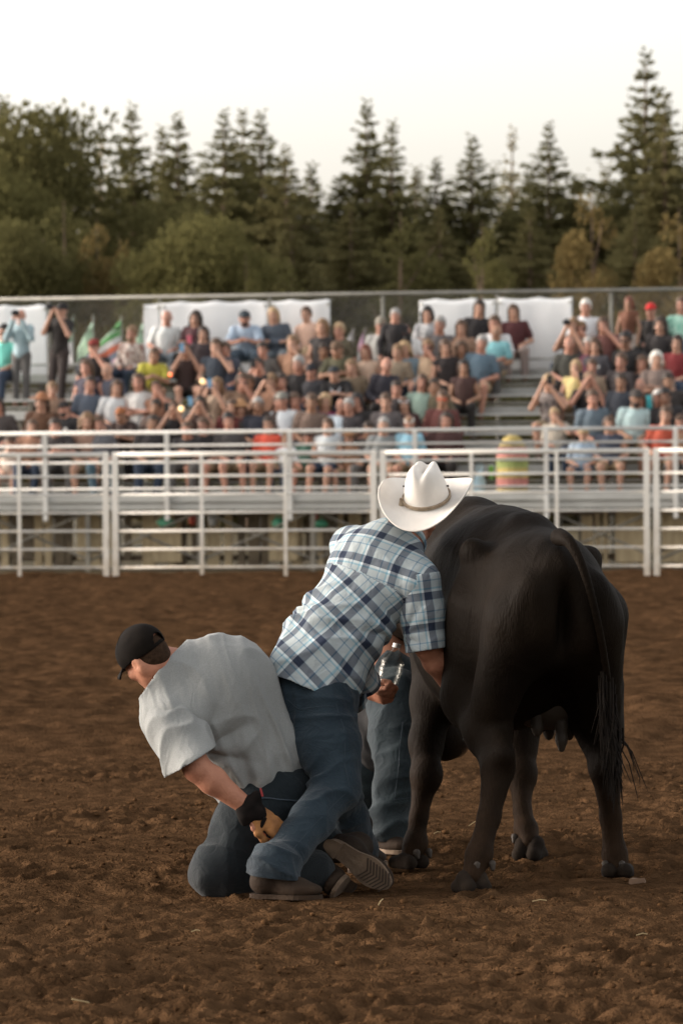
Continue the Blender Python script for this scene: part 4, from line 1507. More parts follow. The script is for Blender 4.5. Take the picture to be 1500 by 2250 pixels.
# shirt
shirt = [ell(P(704, 1448, 14.94), (.172, .135, .15), TA, .09), ell(P(765, 1358, 14.98), (.172, .135, .16), TA, .09), ell(P(828, 1262, 15.03), (.198, .135, .14), TA, .09),
         cone(P(842, 1225, 15.06), SHR, .105, .080, .07), cone(P(842, 1225, 15.06), SHL, .105, .085, .07),
         cone(P(862, 1190, 15.07), NEK, .085, .070, .05),
         cone(PEL + ax_t * .02, PEL - ax_t * .13 + np.array([0, 0, -.02]), .150, .155, .08), cone(P(650, 1460, 14.90), P(668, 1480, 14.9), .085, .09, .06), cone(P(778, 1475, 15.02), P(800, 1500, 15.06), .06, .055, .05)]
sleeveR = [cone(SHR, P(930, 1345, 14.93), .082, .073, .04), cone(P(930, 1345, 14.93), P(941, 1440, 14.92), .073, .072, .03)]
sleeveL = [cone(SHL, ELL_, .078, .072, .04)]
HEMN = unit(ax_t * .9 + np.array([0, 0, .35])); HEM0 = P(690, 1513, 14.80)


def ptor(V):
    return (V - P(690, 1500, 14.92)) @ ax_t


def p_dead(V):
    t = (V - SHR) @ unit(P(941, 1432, 14.92) - SHR)
    d = V - HEM0
    hem = -(d[:, 2] * .97 + d[:, 0] * .27) + .008 * np.sin(V[:, 0] * 22)
    nk = np.minimum((V - NEK) @ unit(HD - NEK) + .005, .12 - np.linalg.norm(V - NEK, axis=1))
    return np.maximum(hem, nk)


def p_wr(V, N):
    arm = np.clip(((V - P(905, 1300, 14.9)) @ np.array([1.0, 0, 0])) * 14, 0, 1)
    t = ptor(V)
    low = np.exp(-((t - .16) / .13) ** 2)
    lft = np.clip(.5 - ((V - P(760, 1360, 14.96)) @ lat) * 5, 0, 1)
    V = folds(V, N, np.stack([lat * .8 + ax_t * .6, ax_t * .8 - lat * .6, bk]), (.30, .06, .30), .032, 3, (low * (.35 + lft)) * (1 - arm))
    V = folds(V, N, np.stack([ax_t, lat, bk]), (.22, .08, .3), .022, 8, np.clip(.55 - t, 0, 1) * (1 - arm))
    V = folds(V, N, TA, (.12, .12, .12), .009, 11)
    # gathers to the armpit
    ap = P(885, 1400, 14.9)
    q = V - ap; dist = np.linalg.norm(q, axis=1)
    ang = np.arctan2(q @ ax_t, q @ lat)
    V = V + N * ((np.abs(np.sin(ang * 5)) - .5) * .014 * np.exp(-((dist - .10) / .09) ** 2) * (1 - arm))[:, None]
    el = np.exp(-(np.linalg.norm(V - P(935, 1370, 14.9), axis=1) / .09) ** 2)
    V = folds(V, N, np.stack([unit(ELR - SHR), lat, bk]), (.05, .16, .2), .010, 17, el)
    return V


WV = unit(np.array([.70, .0, .72])); WV = unit(WV - bk * (WV @ bk)); WU = np.cross(bk, WV)
if WU[0] < 0: WU = -WU


def p_weave(V):
    c = P(760, 1350, 14.98) - bk * .03
    q = V - c
    v = q @ WV
    th = np.arctan2(q @ WU, q @ bk + .02)
    u = .185 * th
    # above the yoke seam the cloth runs the other way
    yk = (q @ ax_t) - .135 + .0 * (q @ lat)
    u2, v2 = q @ unit(lat + .12 * ax_t), q @ unit(ax_t - .12 * lat)
    o = np.stack([np.where(yk > 0, u2 + .03, u), np.where(yk > 0, v2 + .01, v), np.zeros(len(V))], -1)
    return o


def s_weave(V, a=None, b_=None):
    ax = unit(P(941, 1440, 14.92) - SHR)
    q = V - SHR
    v = q @ ax
    x = unit(np.array([1, 0, 0.0]) - ax * ax[0]); y = np.cross(ax, x)
    th = np.arctan2(q @ x, -(q @ y) if y[1] > 0 else q @ y)
    return np.stack([.078 * th + .055, v + .02, np.zeros(len(V))], -1)


sh = cloth('shirt', shirt, .0065, M_PLAID, pman, pm_loc, p_dead, p_wr, .004, p_weave)
sv = cloth('sleeve', sleeveR, .0075, M_PLAID, sh, pm_loc, lambda V: np.maximum((V - SHR) @ unit(P(941, 1432, 14.92) - SHR) - np.linalg.norm(P(941, 1428, 14.92) - SHR), -.02 - (V - SHR) @ unit(P(941, 1432, 14.92) - SHR)), p_wr, .005, s_weave)
cloth('sleeve', sleeveL, .009, M_PLAID, sh, pm_loc, lambda V: (V - ELL_) @ unit(ELL_ - SHL) + .02, None, .004, lambda V: (V - SHL) * 1.0)
# collar: a folded band round the neck
cv, cq = [], []
cA = axes_from(unit(HD - NEK), bk)
cc0 = NEK + cA[2] * .012
for i in range(33):
    t = -2.7 + 5.4 * i / 32
    x, y = math.sin(t), math.cos(t)
    for (r_, z) in ((.080, -.022), (.082, .002), (.077, .016), (.070, .020), (.066, .0), (.067, -.02)):
        cv.append(cc0 + cA[0] * x * r_ + cA[1] * y * r_ * .95 + cA[2] * (z + .012 * y))
for i in range(32):
    for j in range(5):
        cq.append((i * 6 + j, i * 6 + j + 1, i * 6 + 7 + j, i * 6 + 6 + j))
me = mesh_data('collar', np.array(cv) - pm_loc, np.array(cq), True)
at = me.attributes.new('weave', 'FLOAT_VECTOR', 'POINT')
cw = np.array([((k // 6) * .013, (k % 6) * .012 + .05, 0) for k in range(len(cv))], np.float32)
at.data.foreach_set('vector', cw.ravel())
link('collar', me, M_PLAID, sh).modifiers.new('thickness', 'SOLIDIFY').thickness = .003
# loose front tail of the shirt hanging below the hem
tv = []
for i in range(7):
    for j in range(6):
        u, v = i / 6, j / 5
        p = P(768 + 38 * u, 1478 + (92 - 34 * abs(u - .55) * 2) * v, 15.05 + .03 * math.sin(u * 5))
        tv.append(p)
tq = np.array([(i * 6 + j, i * 6 + j + 1, i * 6 + 7 + j, i * 6 + 6 + j) for i in range(6) for j in range(5)])
me = mesh_data('shirt_tail', np.array(tv) - pm_loc, tq, True)
at = me.attributes.new('weave', 'FLOAT_VECTOR', 'POINT')
at.data.foreach_set('vector', np.array([(i * .012, j * .022, 0) for i in range(7) for j in range(6)], np.float32).ravel())
link('shirt_tail', me, M_PLAID, sh).modifiers.new('thickness', 'SOLIDIFY').thickness = .004

# jeans
BAK = P(592, 1925, 14.38) + np.array([0, 0, .028])
jeans = pants_prims(HPL, KNL, ANL, HPR, KNR, ANR, P(694, 1512, 14.93), (.165, .128, .12), TA, rt=.100, rk=.084, rc=.073, rb=.068)
jeans += [cone(P(650, 1530, 14.88), P(700, 1640, 14.80), .075, .085, .07), cone(ANR, BAK + np.array([.015, 0, .0]), .072, .086, .03), cone(BAK + np.array([.015, 0, .0]), BAK + np.array([.018, 0, -.07]), .086, .090, .03), cone(ANL, P(790, 1885, 15.46), .062, .064, .03)]


def j_wr(V, N):
    V = wrinkle_limb(V, N, KNR + np.array([-.04, -.05, .0]), KNR - HPR, .016, .045, .14, 2)
    V = wrinkle_limb(V, N, HPR + np.array([0, -.1, 0]), (0.25, 0, 1), .012, .045, .15, 5)
    V = wrinkle_limb(V, N, P(605, 1890, 14.36), ANR - KNR, .018, .04, .12, 7)
    V = wrinkle_limb(V, N, KNL, (0, 0, 1), .012, .05, .16, 9)
    V = folds(V, N, np.stack([unit(KNR - ANR), (0, 1, 0), (1, 0, 0)]), (.18, .08, .08), .009, 4)
    return V


def j_dead(V):
    e1 = np.minimum(P(594, 1925, 14.41)[2] - V[:, 2] - .12 * (V[:, 0] - ANR[0]), P(690, 1900, 14.4)[0] - V[:, 0])
    e2 = np.minimum(P(800, 1888, 15.46)[2] - V[:, 2], V[:, 1] - 15.2)
    return np.maximum(np.maximum(e1, e2), (V - PEL) @ TA[2] - .10)


jn = cloth('jeans', jeans, .0075, M_DENIM, pman, pm_loc, j_dead, j_wr, .004)


def on_surface(prims, pts, lift=.002):
    """slide points onto an implicit surface"""
    fn = sd(prims)
    X = np.asarray(pts, float)
    for _ in range(12):
        d = fn(X); e = .004
        g = np.stack([fn(X + np.eye(3)[i] * e) - d for i in range(3)], -1) / e
        g /= np.linalg.norm(g, axis=1)[:, None] + 1e-6
        X = X - g * (d - lift)[:, None]
    return X


def seam_on(prims, pix, root, loc, n=22, lift=.003, r=.0010, m=None, name='seam'):
    pix = np.asarray(pix, float)
    t = np.linspace(0, len(pix) - 1, n)
    pts = np.array([P(*[np.interp(q, np.arange(len(pix)), pix[:, k]) for k in range(3)]) for q in t])
    return seam(name, on_surface(prims, pts, lift), root, loc, r, m)


seam_on(jeans, [(740, 1545, 14.72), (752, 1600, 14.7), (758, 1680, 14.64), (766, 1738, 14.62)], jn, pm_loc)
seam_on(jeans, [(752, 1745, 14.62), (690, 1812, 14.5), (625, 1890, 14.35)], jn, pm_loc)
seam_on(jeans, [(610, 1535, 14.75), (660, 1560, 14.75), (735, 1552, 14.72)], jn, pm_loc)
boot(pman, pm_loc, BAK, P(708, 1962, 14.33), (0.0, 0, 1), width=.048, low=True, solem=M_BOOT)
boot(pman, pm_loc, P(792, 1846, 15.46), P(840, 1900, 15.6), (0, 0, 1))

# cowboy hat, pushed back against the cow
M_HAT = mat('cream_straw_hat', (0.74, 0.70, 0.645), (0.64, 0.59, 0.53), scale=7, detail=8, rough=0.8, bump=0.3, bscale=320, spec=0.2)
M_BAND = mat('braided_hat_band', (0.20, 0.145, 0.095), (0.36, 0.28, 0.19), scale=40, rough=0.7, bump=0.4, bscale=200)
HU = unit((-.09, -.42, .90)); HFW = unit((.22, .80, .6))
HA = axes_from(HU, HFW)
HC = P(937, 1097, 15.02)
HL = lambda x, y, z: HC + x * HA[0] + y * HA[1] + z * HA[2]


def hat_surface():
    nt = 96
    rows = []
    # crown from the top centre down to the brim line, then brim out to the edge
    for j in range(15):
        u = j / 14
        ring = []
        for i in range(nt):
            t = 2 * math.pi * i / nt
            cx, cy = math.sin(t), math.cos(t)
            h0 = .135
            rr0 = (1 - (1 - u) ** 2.3) ** .5 if u > 0 else 0
            z = h0 * (1 - u ** 3.2)
            tp_ = 1 - .20 * (z / h0)
            x, y = cx * .083 * rr0 * tp_, cy * .100 * rr0 * tp_
            top = min(1, max(0, (z - .055) / .07))
            # cattleman crease: a centre groove along y and two side dents
            z -= top * .024 * math.exp(-(x / .017) ** 2) * (1 - .35 * (y / .09) ** 2)
            z += top * .006 * (1 if y < 0 else 0)
            dent = top * .012 * math.exp(-((abs(x) - .058) / .018) ** 2) * math.exp(-((y - .02) / .055) ** 2)
            x -= math.copysign(dent, x) if abs(x) > 1e-6 else 0
            z -= dent * .55
            ring.append((x, y, z))
        rows.append(ring)
    for j in range(1, 15):
        u = j / 14
        ring = []
        for i in range(nt):
            t = 2 * math.pi * i / nt
            cx, cy = math.sin(t), math.cos(t)
            ln = .098 + .012 * abs(cy)
            sd_ = abs(cx) ** 2.2
            ang = sd_ * 1.08 * u ** 1.4
            # roll the sides up
            o_ = ln * (math.sin(ang) / ang * u if ang > 1e-3 else u)
            zz = ln * u * (1 - math.cos(ang)) / max(ang, 1e-3) * 1.25 if ang > 1e-3 else 0
            zz += -.022 * u ** 1.5 * abs(cy) ** 2.5 + .006 * math.sin(3 * t + 1) * u
            ring.append((cx * .083 + cx * o_, cy * .100 + cy * o_, zz))
        rows.append(ring)
    return rows, nt


rows, nt = hat_surface()
hv = [HL(*p) for ring in rows for p in ring]
hq = np.array([(r * nt + i, (r + 1) * nt + i, (r + 1) * nt + (i + 1) % nt, r * nt + (i + 1) % nt) for r in range(len(rows) - 1) for i in range(nt)])
hat = link('cowboy_hat', mesh_data('cowboy_hat', np.array(hv) - pm_loc, hq, True), M_HAT, pman)
md = hat.modifiers.new('thickness', 'SOLIDIFY'); md.thickness = .0035; md.offset = 1
hat['label'] = 'cream cowboy hat with a braided brown band'
ringp = lambda t, z, g: HL(math.sin(t) * (.083 * (1 - .05 * z / .135) + g), math.cos(t) * (.100 * (1 - .05 * z / .135) + g), z)
for z, r_ in ((.007, .0042), (.0135, .0042)):
    MB().tube([ringp(2 * math.pi * i / 60, z, .0035) for i in range(61)], r_, 6, cap=False).build('hat_band', M_BAND, hat, off=pm_loc, smooth=True)
Vt_, Qt_ = iso([cone(ringp(4.25, .004, .008), ringp(4.25, .024, .012), .006, .004), cone(ringp(4.20, -.002, .010), ringp(4.13, -.016, .02), .005, .003)], .0025)
link('band_knot', mesh_data('band_knot', Vt_ - pm_loc, Qt_, True), M_BAND, hat)
M_HOLE = mat('eyelet', (0.05, 0.04, 0.035), rough=0.6)
for t in (4.75, 1.45):
    MB().tube([ringp(t, .05, -.004), ringp(t, .05, .0045)], .0035, 8).build('eyelet', M_HOLE, hat, off=pm_loc)

# clear plastic bottle in his left hand
M_PET = bpy.data.materials.new('clear_plastic'); M_PET.use_nodes = True
_pn, _pl = M_PET.node_tree.nodes, M_PET.node_tree.links
_p = _pn['Principled BSDF']
_p.inputs['Base Color'].default_value = (.93, .95, .95, 1); _p.inputs['Roughness'].default_value = .06
_p.inputs['Transmission Weight'].default_value = .82; _p.inputs['IOR'].default_value = 1.25
_tr = _pn.new('ShaderNodeBsdfTransparent'); _gl = _pn.new('ShaderNodeBsdfGlossy'); _gl.inputs['Roughness'].default_value = .25; _gl.inputs['Color'].default_value = (.32, .31, .29, 1); _tr.inputs['Color'].default_value = (.92, .93, .92, 1)
_fr = _pn.new('ShaderNodeLayerWeight'); _fr.inputs['Blend'].default_value = .16
_mx = _pn.new('ShaderNodeMixShader')
_pl.new(_fr.outputs['Facing'], _mx.inputs[0]); _pl.new(_tr.outputs[0], _mx.inputs[1]); _pl.new(_gl.outputs[0], _mx.inputs[2]); _pl.new(_mx.outputs[0], _pn['Material Output'].inputs['Surface'])
M_CAPW = mat('white_cap_plastic', (.7, .7, .68), rough=.4)
bt_loc = BOT0.copy()
bottle = empty('plastic_bottle', bt_loc, 'clear ribbed plastic bottle held between plaid shirt and cow', 'bottle')
ba = unit(BOT1 - BOT0); bx = unit(np.cross(ba, (0, 1, .2))); by = np.cross(ba, bx)
prof = [(0, .0)] + [(.032, 0.002)] + [(.043 + .0016 * math.sin(i * 1.6) - .004 * (5 < i < 10), .008 + i * .0075) for i in range(18)] + [(.033, .150), (.024, .168), (.014, .182), (.0135, .196)]
bm_ = MB(); nn = 24
for (r_, z) in prof:
    bm_.v += [tuple(BOT0 + ba * z + r_ * (math.cos(2 * math.pi * i / nn) * bx + math.sin(2 * math.pi * i / nn) * by)) for i in range(nn)]
bm_.f = [(j * nn + i, j * nn + (i + 1) % nn, (j + 1) * nn + (i + 1) % nn, (j + 1) * nn + i) for j in range(len(prof) - 1) for i in range(nn)]
bo = bm_.build('bottle_body', M_PET, bottle, off=bt_loc, smooth=True)
bo['label'] = 'clear crumpled bottle wall'
MB().tube([BOT0 + ba * .19, BOT0 + ba * .206], .0155, 16).build('bottle_cap', M_CAPW, bottle, off=bt_loc)

# ================================================================== THE KNEELING MAN
gm_loc = P(560, 1945, 14.8); gm_loc[2] = 0
gman = empty('person', gm_loc, 'kneeling man in grey t-shirt and black cap, bent over to the left', 'person')
gPEL, gNEK = P(632, 1708, 14.88), P(392, 1482, 14.72)
gax = unit(P(440, 1520, 14.74) - gPEL)
glat = unit(P(575, 1455, 14.98) - P(372, 1575, 14.60)); glat = unit(glat - gax * (glat @ gax)); gbk = np.cross(glat, gax)
if gbk[1] > 0: gbk = -gbk
GA = np.stack([glat, gbk, gax])
gSL, gEL, gWL = P(386, 1580, 14.60), P(432, 1688, 14.47), P(548, 1778, 14.50)
gSR, gER, gWR = P(578, 1500, 14.98), P(655, 1580, 15.18), P(700, 1690, 15.22)
gHL, gKL, gAL = P(610, 1745, 14.78), P(478, 1915, 14.62), P(690, 1915, 14.72)
gHR, gKR, gAR = P(650, 1730, 15.0), P(545, 1905, 15.05), P(715, 1858, 14.98)
HS = .87
gHD = P(318, 1442, 14.66)
ghA = axes_from(unit((-.60, .0, .75)), unit((-.50, .62, -.60)))
gb = head_prims(gHD, ghA, HS) + [cone(P(378, 1492, 14.72), gHD - ghA[2] * .055 - ghA[1] * .01, .092, .070, .03), cone(P(440, 1515, 14.74), gNEK, .12, .085, .06),
    ell(gPEL, (.15, .12, .13), GA, .06), ell(P(480, 1540, 14.76), (.17, .10, .16), GA, .05), ell(P(560, 1640, 14.83), (.16, .115, .17), GA, .05),
    cone(gSL, gEL, .060, .047, .04), cone(gEL, gEL * .70 + gWL * .30, .047, .049, .02), cone(gEL * .70 + gWL * .30, gWL, .048, .030, .02),
    cone(gSR, gER, .062, .05, .04), cone(gER, gWR, .05, .034, .02),
    cone(gHL, gKL, .08, .06, .05), cone(gKL, gAL, .058, .042, .03), cone(gHR, gKR, .08, .06, .05), cone(gKR, gAR, .058, .042, .03)]
gb += hand_prims(gWR, unit(gWR - gER), (0, -.8, .5), 1, .5)
gb += hand_prims(gWL, unit(P(602, 1815, 14.52) - gWL), unit((.35, -.75, .55)), 1, .30, .95)
V, Q = iso(gb, .0085)
link('body', mesh_data('kneeling_body', V - gm_loc, Q, True), M_SKIN_RED, gman)
Ve, Qe = iso(eyes_mesh(gHD, ghA, HS), .005)
link('eyes', mesh_data('eyes', Ve - gm_loc, Qe, True), M_EYEW, gman)
# cropped hair
GL = lambda x, y, z: gHD + HS * (x * ghA[0] + y * ghA[1] + z * ghA[2])
gel = lambda x, y, z, a, b, c, k=.04: ell(GL(x, y, z), (a * HS, b * HS, c * HS), ghA, k)
Vh, Qh = iso([gel(0, -.016, .028, .0775, .094, .086), gel(0, -.050, -.025, .067, .056, .070, .03)], .007)
ql = (Vh - gHD) @ ghA.T / HS
Vh, Qh, _ = clip(Vh, Qh, np.minimum(ql[:, 1] - .030, .06 - ql[:, 2]))
link('hair', mesh_data('hair', Vh - gm_loc, Qh, True), M_HAIR_BR, gman)
# cap: panelled crown, rear opening with strap, bill
Vc, Qc = iso([gel(0, -.014, .036, .086, .110, .095), gel(0, .055, .03, .066, .045, .065, .03)], .0065)
ql = (Vc - gHD) @ ghA.T / HS
arch = np.minimum(-.03 - ql[:, 1], .03 * (1 - (ql[:, 0] / .030) ** 2 - ((ql[:, 2] - .018) / .030) ** 2))
Vc, Qc, _ = clip(Vc, Qc, np.maximum(.014 - .12 * np.maximum(0, -ql[:, 1]) - .04 * np.maximum(0, ql[:, 1]) - ql[:, 2], arch))
capo = link('cap', mesh_data('cap', Vc - gm_loc, Qc, True), M_CAP, gman)
md = capo.modifiers.new('thickness', 'SOLIDIFY'); md.thickness = .003; md.offset = 1
capo['label'] = 'faded black baseball cap with open back strap'
MB().tube([GL(.0 + .083 * math.sin(t), -.010 - .100 * math.cos(t), .004 + .004 * math.cos(t)) for t in np.linspace(-.42, .42, 12)], .0075, 6).build('strap', M_CAP, capo, off=gm_loc)
for k_ in range(3):
    t0 = (k_ - 1) * 1.05
    MB().tube([GL(.087 * math.sin(t0) * math.sin(p_), .0 + .108 * math.cos(t0) * math.sin(p_) - .008, .036 + .098 * math.cos(p_)) for p_ in np.linspace(-1.45, 1.45, 26)], .0016, 5).build('panel_seam', M_CAP, capo, off=gm_loc)
Vb_, Qb_ = [], []
for i in range(13):
    t = -1.15 + 2.3 * i / 12
    for j in range(6):
        u = j / 5
        x = math.sin(t) * (.076 + .004 * u)
        y = .062 + math.cos(t) * .030 + u * .070 * math.cos(t * .75)
        z = .022 - .018 * u - .022 * (abs(math.sin(t)) ** 2) * (.4 + .6 * u)
        Vb_.append(GL(x, y, z))
Qb_ = np.array([(i * 6 + j, i * 6 + j + 1, i * 6 + 7 + j, i * 6 + 6 + j) for i in range(12) for j in range(5)])
bl = link('bill', mesh_data('bill', np.array(Vb_) - gm_loc, Qb_, True), M_CAP, capo)
bl.modifiers.new('thickness', 'SOLIDIFY').thickness = .005

# t-shirt
tee = [ell(P(462, 1508, 14.76), (.20, .155, .15), GA, .1), ell(P(505, 1505, 14.80), (.15, .14, .14), GA, .1), ell(P(505, 1570, 14.79), (.215, .155, .17), GA, .1), ell(P(570, 1648, 14.84), (.20, .155, .17), GA, .1),
       cone(P(440, 1510, 14.74), gSL, .12, .090, .08), cone(P(470, 1500, 14.78), gSR, .12, .080, .09), cone(P(425, 1500, 14.74), gNEK, .11, .092, .05), cone(P(400, 1480, 14.73), P(352, 1490, 14.69), .100, .100, .05), cone(P(376, 1500, 14.70), P(366, 1575, 14.62), .088, .088, .06),
       ell(P(600, 1690, 14.87), (.185, .145, .13), GA, .08), cone(P(500, 1700, 14.78), P(560, 1735, 14.82), .085, .09, .09)]
tslL = [cone(gSL, gEL + (gEL - gSL) * .10, .095, .090, .04), cone(P(364, 1600, 14.56), P(402, 1690, 14.5), .062, .060, .05)]
tslR = [cone(gSR, gER * .7 + gSR * .3, .085, .08, .04)]
gHE = P(606, 1728, 14.76); gHN = unit(P(545, 1762, 14.8) - P(665, 1690, 14.8)); gHD2 = unit(np.array([.52, 0, -.85]))


def g_dead(V):
    hem = (V - gHE) @ unit(np.array([.60, .25, -.80])) - .002 * np.sin(V[:, 0] * 30)
    nk = np.minimum((V - P(352, 1478, 14.68)) @ unit((-.80, .10, .60)), .24 - np.linalg.norm(V - P(352, 1478, 14.68), axis=1))
    return np.maximum(hem, nk)


def g_wr(V, N):
    t = (V - gPEL) @ gax
    s_ = (V - P(500, 1570, 14.8)) @ glat
    hd_ = np.clip(-((V - gHE) @ unit(np.array([.60, .25, -.80]))) / .07, .12, 1)
    up_ = np.clip(1.0 - t * 1.15, 0.22, 1) * hd_
    fr_ = np.stack([unit((.30, 0, -1)), unit((1, 0, .30)), np.array([0, 1.0, 0])])
    V = folds(V, N, fr_, (.34, .060, .6), .024, 21, up_, 2.2)
    V = folds(V, N, fr_, (.22, .030, .6), .011, 22, up_, 2.0)
    V = folds(V, N, np.stack([gax * .5 + glat * .85, gax * .85 - glat * .5, gbk]), (.30, .06, .4), .022, 25, np.exp(-((t - .10) / .13) ** 2) * np.clip(.6 - s_ * 3, 0, 1) * hd_)
    ap = P(437, 1650, 14.6)
    q = V - ap; dist = np.linalg.norm(q, axis=1); ang = np.arctan2(q[:, 2], q[:, 0])
    V = V + N * ((np.abs(np.sin(ang * 4.5 + 1)) - .5) * .018 * np.exp(-((dist - .10) / .10) ** 2))[:, None]
    V = folds(V, N, GA, (.13, .13, .13), .012, 29)
    return V


def gs_wr(V, N):
    return folds(V, N, np.stack([unit(gEL - gSL), (1, 0, 0), (0, 1, 0)]), (.20, .07, .07), .016, 33)


tp_ = cloth('t_shirt', tee, .0068, M_GREYTEE, gman, gm_loc, g_dead, g_wr, .004)
edge = (gEL - gSL)
cloth('sleeve', tslL, .0075, M_GREYTEE, tp_, gm_loc, lambda V: np.maximum((V - P(405, 1682, 14.5)) @ unit(np.array([.52, 0, -.85])), -.045 - (V - gSL) @ unit(edge)), gs_wr, .004)
cloth('sleeve', tslR, .010, M_GREYTEE, tp_, gm_loc, lambda V: np.maximum((V - (gER * .7 + gSR * .3)) @ unit(gER - gSR), -.03 - (V - gSR) @ unit(gER - gSR)), None, .004)
# trousers
gj = pants_prims(gHL, gKL, gAL, gHR, gKR, gAR, gPEL + np.array([.0, 0, -.01]), (.158, .135, .138), GA, rt=.114, rk=.095, rc=.085, rb=.075) + [cone(P(552, 1738, 14.76), P(535, 1800, 14.70), .085, .085, .06), cone(P(560, 1720, 14.95), P(560, 1800, 15.0), .12, .11, .07)]


def gj_wr(V, N):
    V = wrinkle_limb(V, N, gKL, gKL - gHL, .012, .05, .16, 41)
    V = wrinkle_limb(V, N, gHL, (1, 0, .4), .012, .05, .16, 43)
    return folds(V, N, np.stack([unit(gKL - gHL), (0, 1, 0), (1, 0, 0)]), (.22, .08, .08), .009, 44)


gjo = cloth('jeans', gj, .010, M_DENIM_D, gman, gm_loc, lambda V: (V - gPEL) @ gax - .30, gj_wr, .004)
M_BELT = mat('dark_leather_belt', (.02, .015, .011), rough=.6)
seam_on(gj, [(548, 1772, 14.66), (600, 1765, 14.7), (645, 1750, 14.74)], gjo, gm_loc, lift=.003, r=.003)
# glove with dark cuff on the near hand
M_GLOVE = mat('tan_work_glove', (0.34, 0.145, 0.040), (0.22, 0.09, 0.027), scale=22, rough=0.8, bump=0.4, bscale=110)
M_CUFF = mat('black_glove_cuff', (0.007, 0.006, 0.0055), (0.013, 0.009, 0.008), scale=30, rough=0.9, spec=.08)
M_REDT = mat('red_glove_tab', (0.30, 0.03, 0.03), rough=0.8)
gd = unit(P(602, 1815, 14.52) - gWL)
Vg, Qg = iso(hand_prims(gWL + gd * .012, gd, unit((.35, -.75, .55)), 1, .32, 1.10, .3, .0112), .0055)
Ng = normals(Vg, Qg)
Vg = Vg + Ng * (.003 * (vnoise(Vg * 60, 3) - .5))[:, None]
gl = link('glove', mesh_data('glove', Vg - gm_loc, Qg, True), M_GLOVE, gman)
Vg, Qg = iso([cone(gWL - gd * .008, gWL + gd * .026, .044, .040, .02), ell(gWL + np.array([-.016, -.02, -.034]), (.024, .016, .026), None, .02), ell(gWL + np.array([.026, -.01, .042]), (.018, .016, .024), None, .02)], .006)
Ng = normals(Vg, Qg)
Vg = Vg + Ng * (.008 * (vnoise(Vg * 40, 5) - .5))[:, None]
link('cuff', mesh_data('cuff', Vg - gm_loc, Qg, True), M_CUFF, gl)
MB().tube([gWL + np.array([.045, -.01, .045]), gWL + np.array([.040, -.012, .075])], [.006, .003], 6).build('pull_tab', M_REDT, gl, off=gm_loc)
MB().tube([gWL + gd * .05 + np.array([.015, -.03, .0]), gWL + gd * .075 + np.array([-.02, -.028, -.02])], .008, 6).build('knuckle_strap', M_CUFF, gl, off=gm_loc)
# boots: one sole faces the camera
sH, sT = P(733, 1860, 14.78), P(856, 1948, 14.70)
sf = unit(sT - sH); su = np.array([-.12, .88, .30]); su = unit(su - sf * (su @ sf))
b1 = boot(gman, gm_loc, sH + sf * .045 + su * .105, sT + su * .105, su, tread=True, m=M_BOOT, width=.050, shaft=P(690, 1868, 14.98))
boot(gman, gm_loc, P(705, 1915, 14.78), P(745, 1955, 14.62), unit((-.8, .2, .55)), m=M_BOOT, shaft=P(670, 1912, 14.74))

# ================================================================== THE MAN BEHIND THEM
tm_loc = P(850, 1860, 16.25); tm_loc[2] = 0
tman = empty('person', tm_loc, 'man mostly hidden between plaid shirted man and cow, in worn light jeans', 'person')
tPEL, tCHE, tNEK, tHD = P(838, 1500, 16.35), P(845, 1360, 16.62), P(862, 1265, 16.85), P(872, 1205, 16.98)
tax = unit(tNEK - tPEL); tA = axes_from(tax, (.35, .9, 0))
tSR, tER, tWR = P(930, 1310, 16.72), P(955, 1420, 16.78), P(950, 1500, 16.78)
tSL, tEL, tWL = P(790, 1290, 16.78), P(800, 1380, 17.0), P(880, 1430, 17.1)
tHR, tKR, tAR = P(866, 1530, 16.15), P(874, 1690, 15.98), P(856, 1805, 15.98)
tHL, tKL, tAL = P(812, 1530, 16.35), P(806, 1680, 16.30), P(792, 1790, 16.40)
thA = axes_from(unit((.1, .35, .9)), (.3, .9, -.3))
tb = head_prims(tHD, thA) + [cone(tNEK, tHD - thA[2] * .05, .06, .056, .03), cone(tCHE, tNEK, .11, .075, .06), ell(tPEL, (.14, .11, .12), tA, .06), ell(tCHE, (.165, .12, .19), tA, .08),
    cone(tPEL, tCHE, .12, .12, .06), cone(tSR, tER, .055, .045, .04), cone(tER, tWR, .045, .032, .02), cone(tSL, tEL, .055, .045, .04), cone(tEL, tWL, .045, .032, .02),
    cone(tHR, tKR, .075, .055, .05), cone(tKR, tAR, .055, .042, .03), cone(tHL, tKL, .075, .055, .05), cone(tKL, tAL, .055, .042, .03)]
tb += hand_prims(tWR, unit(tWR - tER), (.5, -.8, .2), 1, .7) + hand_prims(tWL, unit(tWL - tEL), (0, -.6, .8), 1, .5)
V, Q = iso(tb, .010)
link('body', mesh_data('hidden_man_body', V - tm_loc, Q, True), M_SKIN, tman)
Vh, Qh = iso([ell(tHD + thA[2] * .034 - thA[1] * .02, (.083, .10, .092), thA)], .009)
link('hair', mesh_data('hair', Vh - tm_loc, Qh, True), M_HAIR_BR, tman)
cloth('shirt', [ell(tCHE, (.195, .15, .21), tA, .08), cone(tPEL - np.array([0, 0, .22]), tCHE, .185, .15, .06), cone(tCHE + tax * .1, tSR, .11, .08, .06), cone(tCHE + tax * .1, tSL, .11, .08, .06), cone(tSR, tER, .08, .07, .04), cone(tSL, tEL, .08, .07, .04),
                cone(tCHE, tNEK, .12, .075, .05)], .011, M_DARKSHIRT, tman, tm_loc, lambda V: (V - tNEK) @ tax + .01, lambda V, N: folds(V, N, tA, (.08, .08, .2), .015, 51), .004)
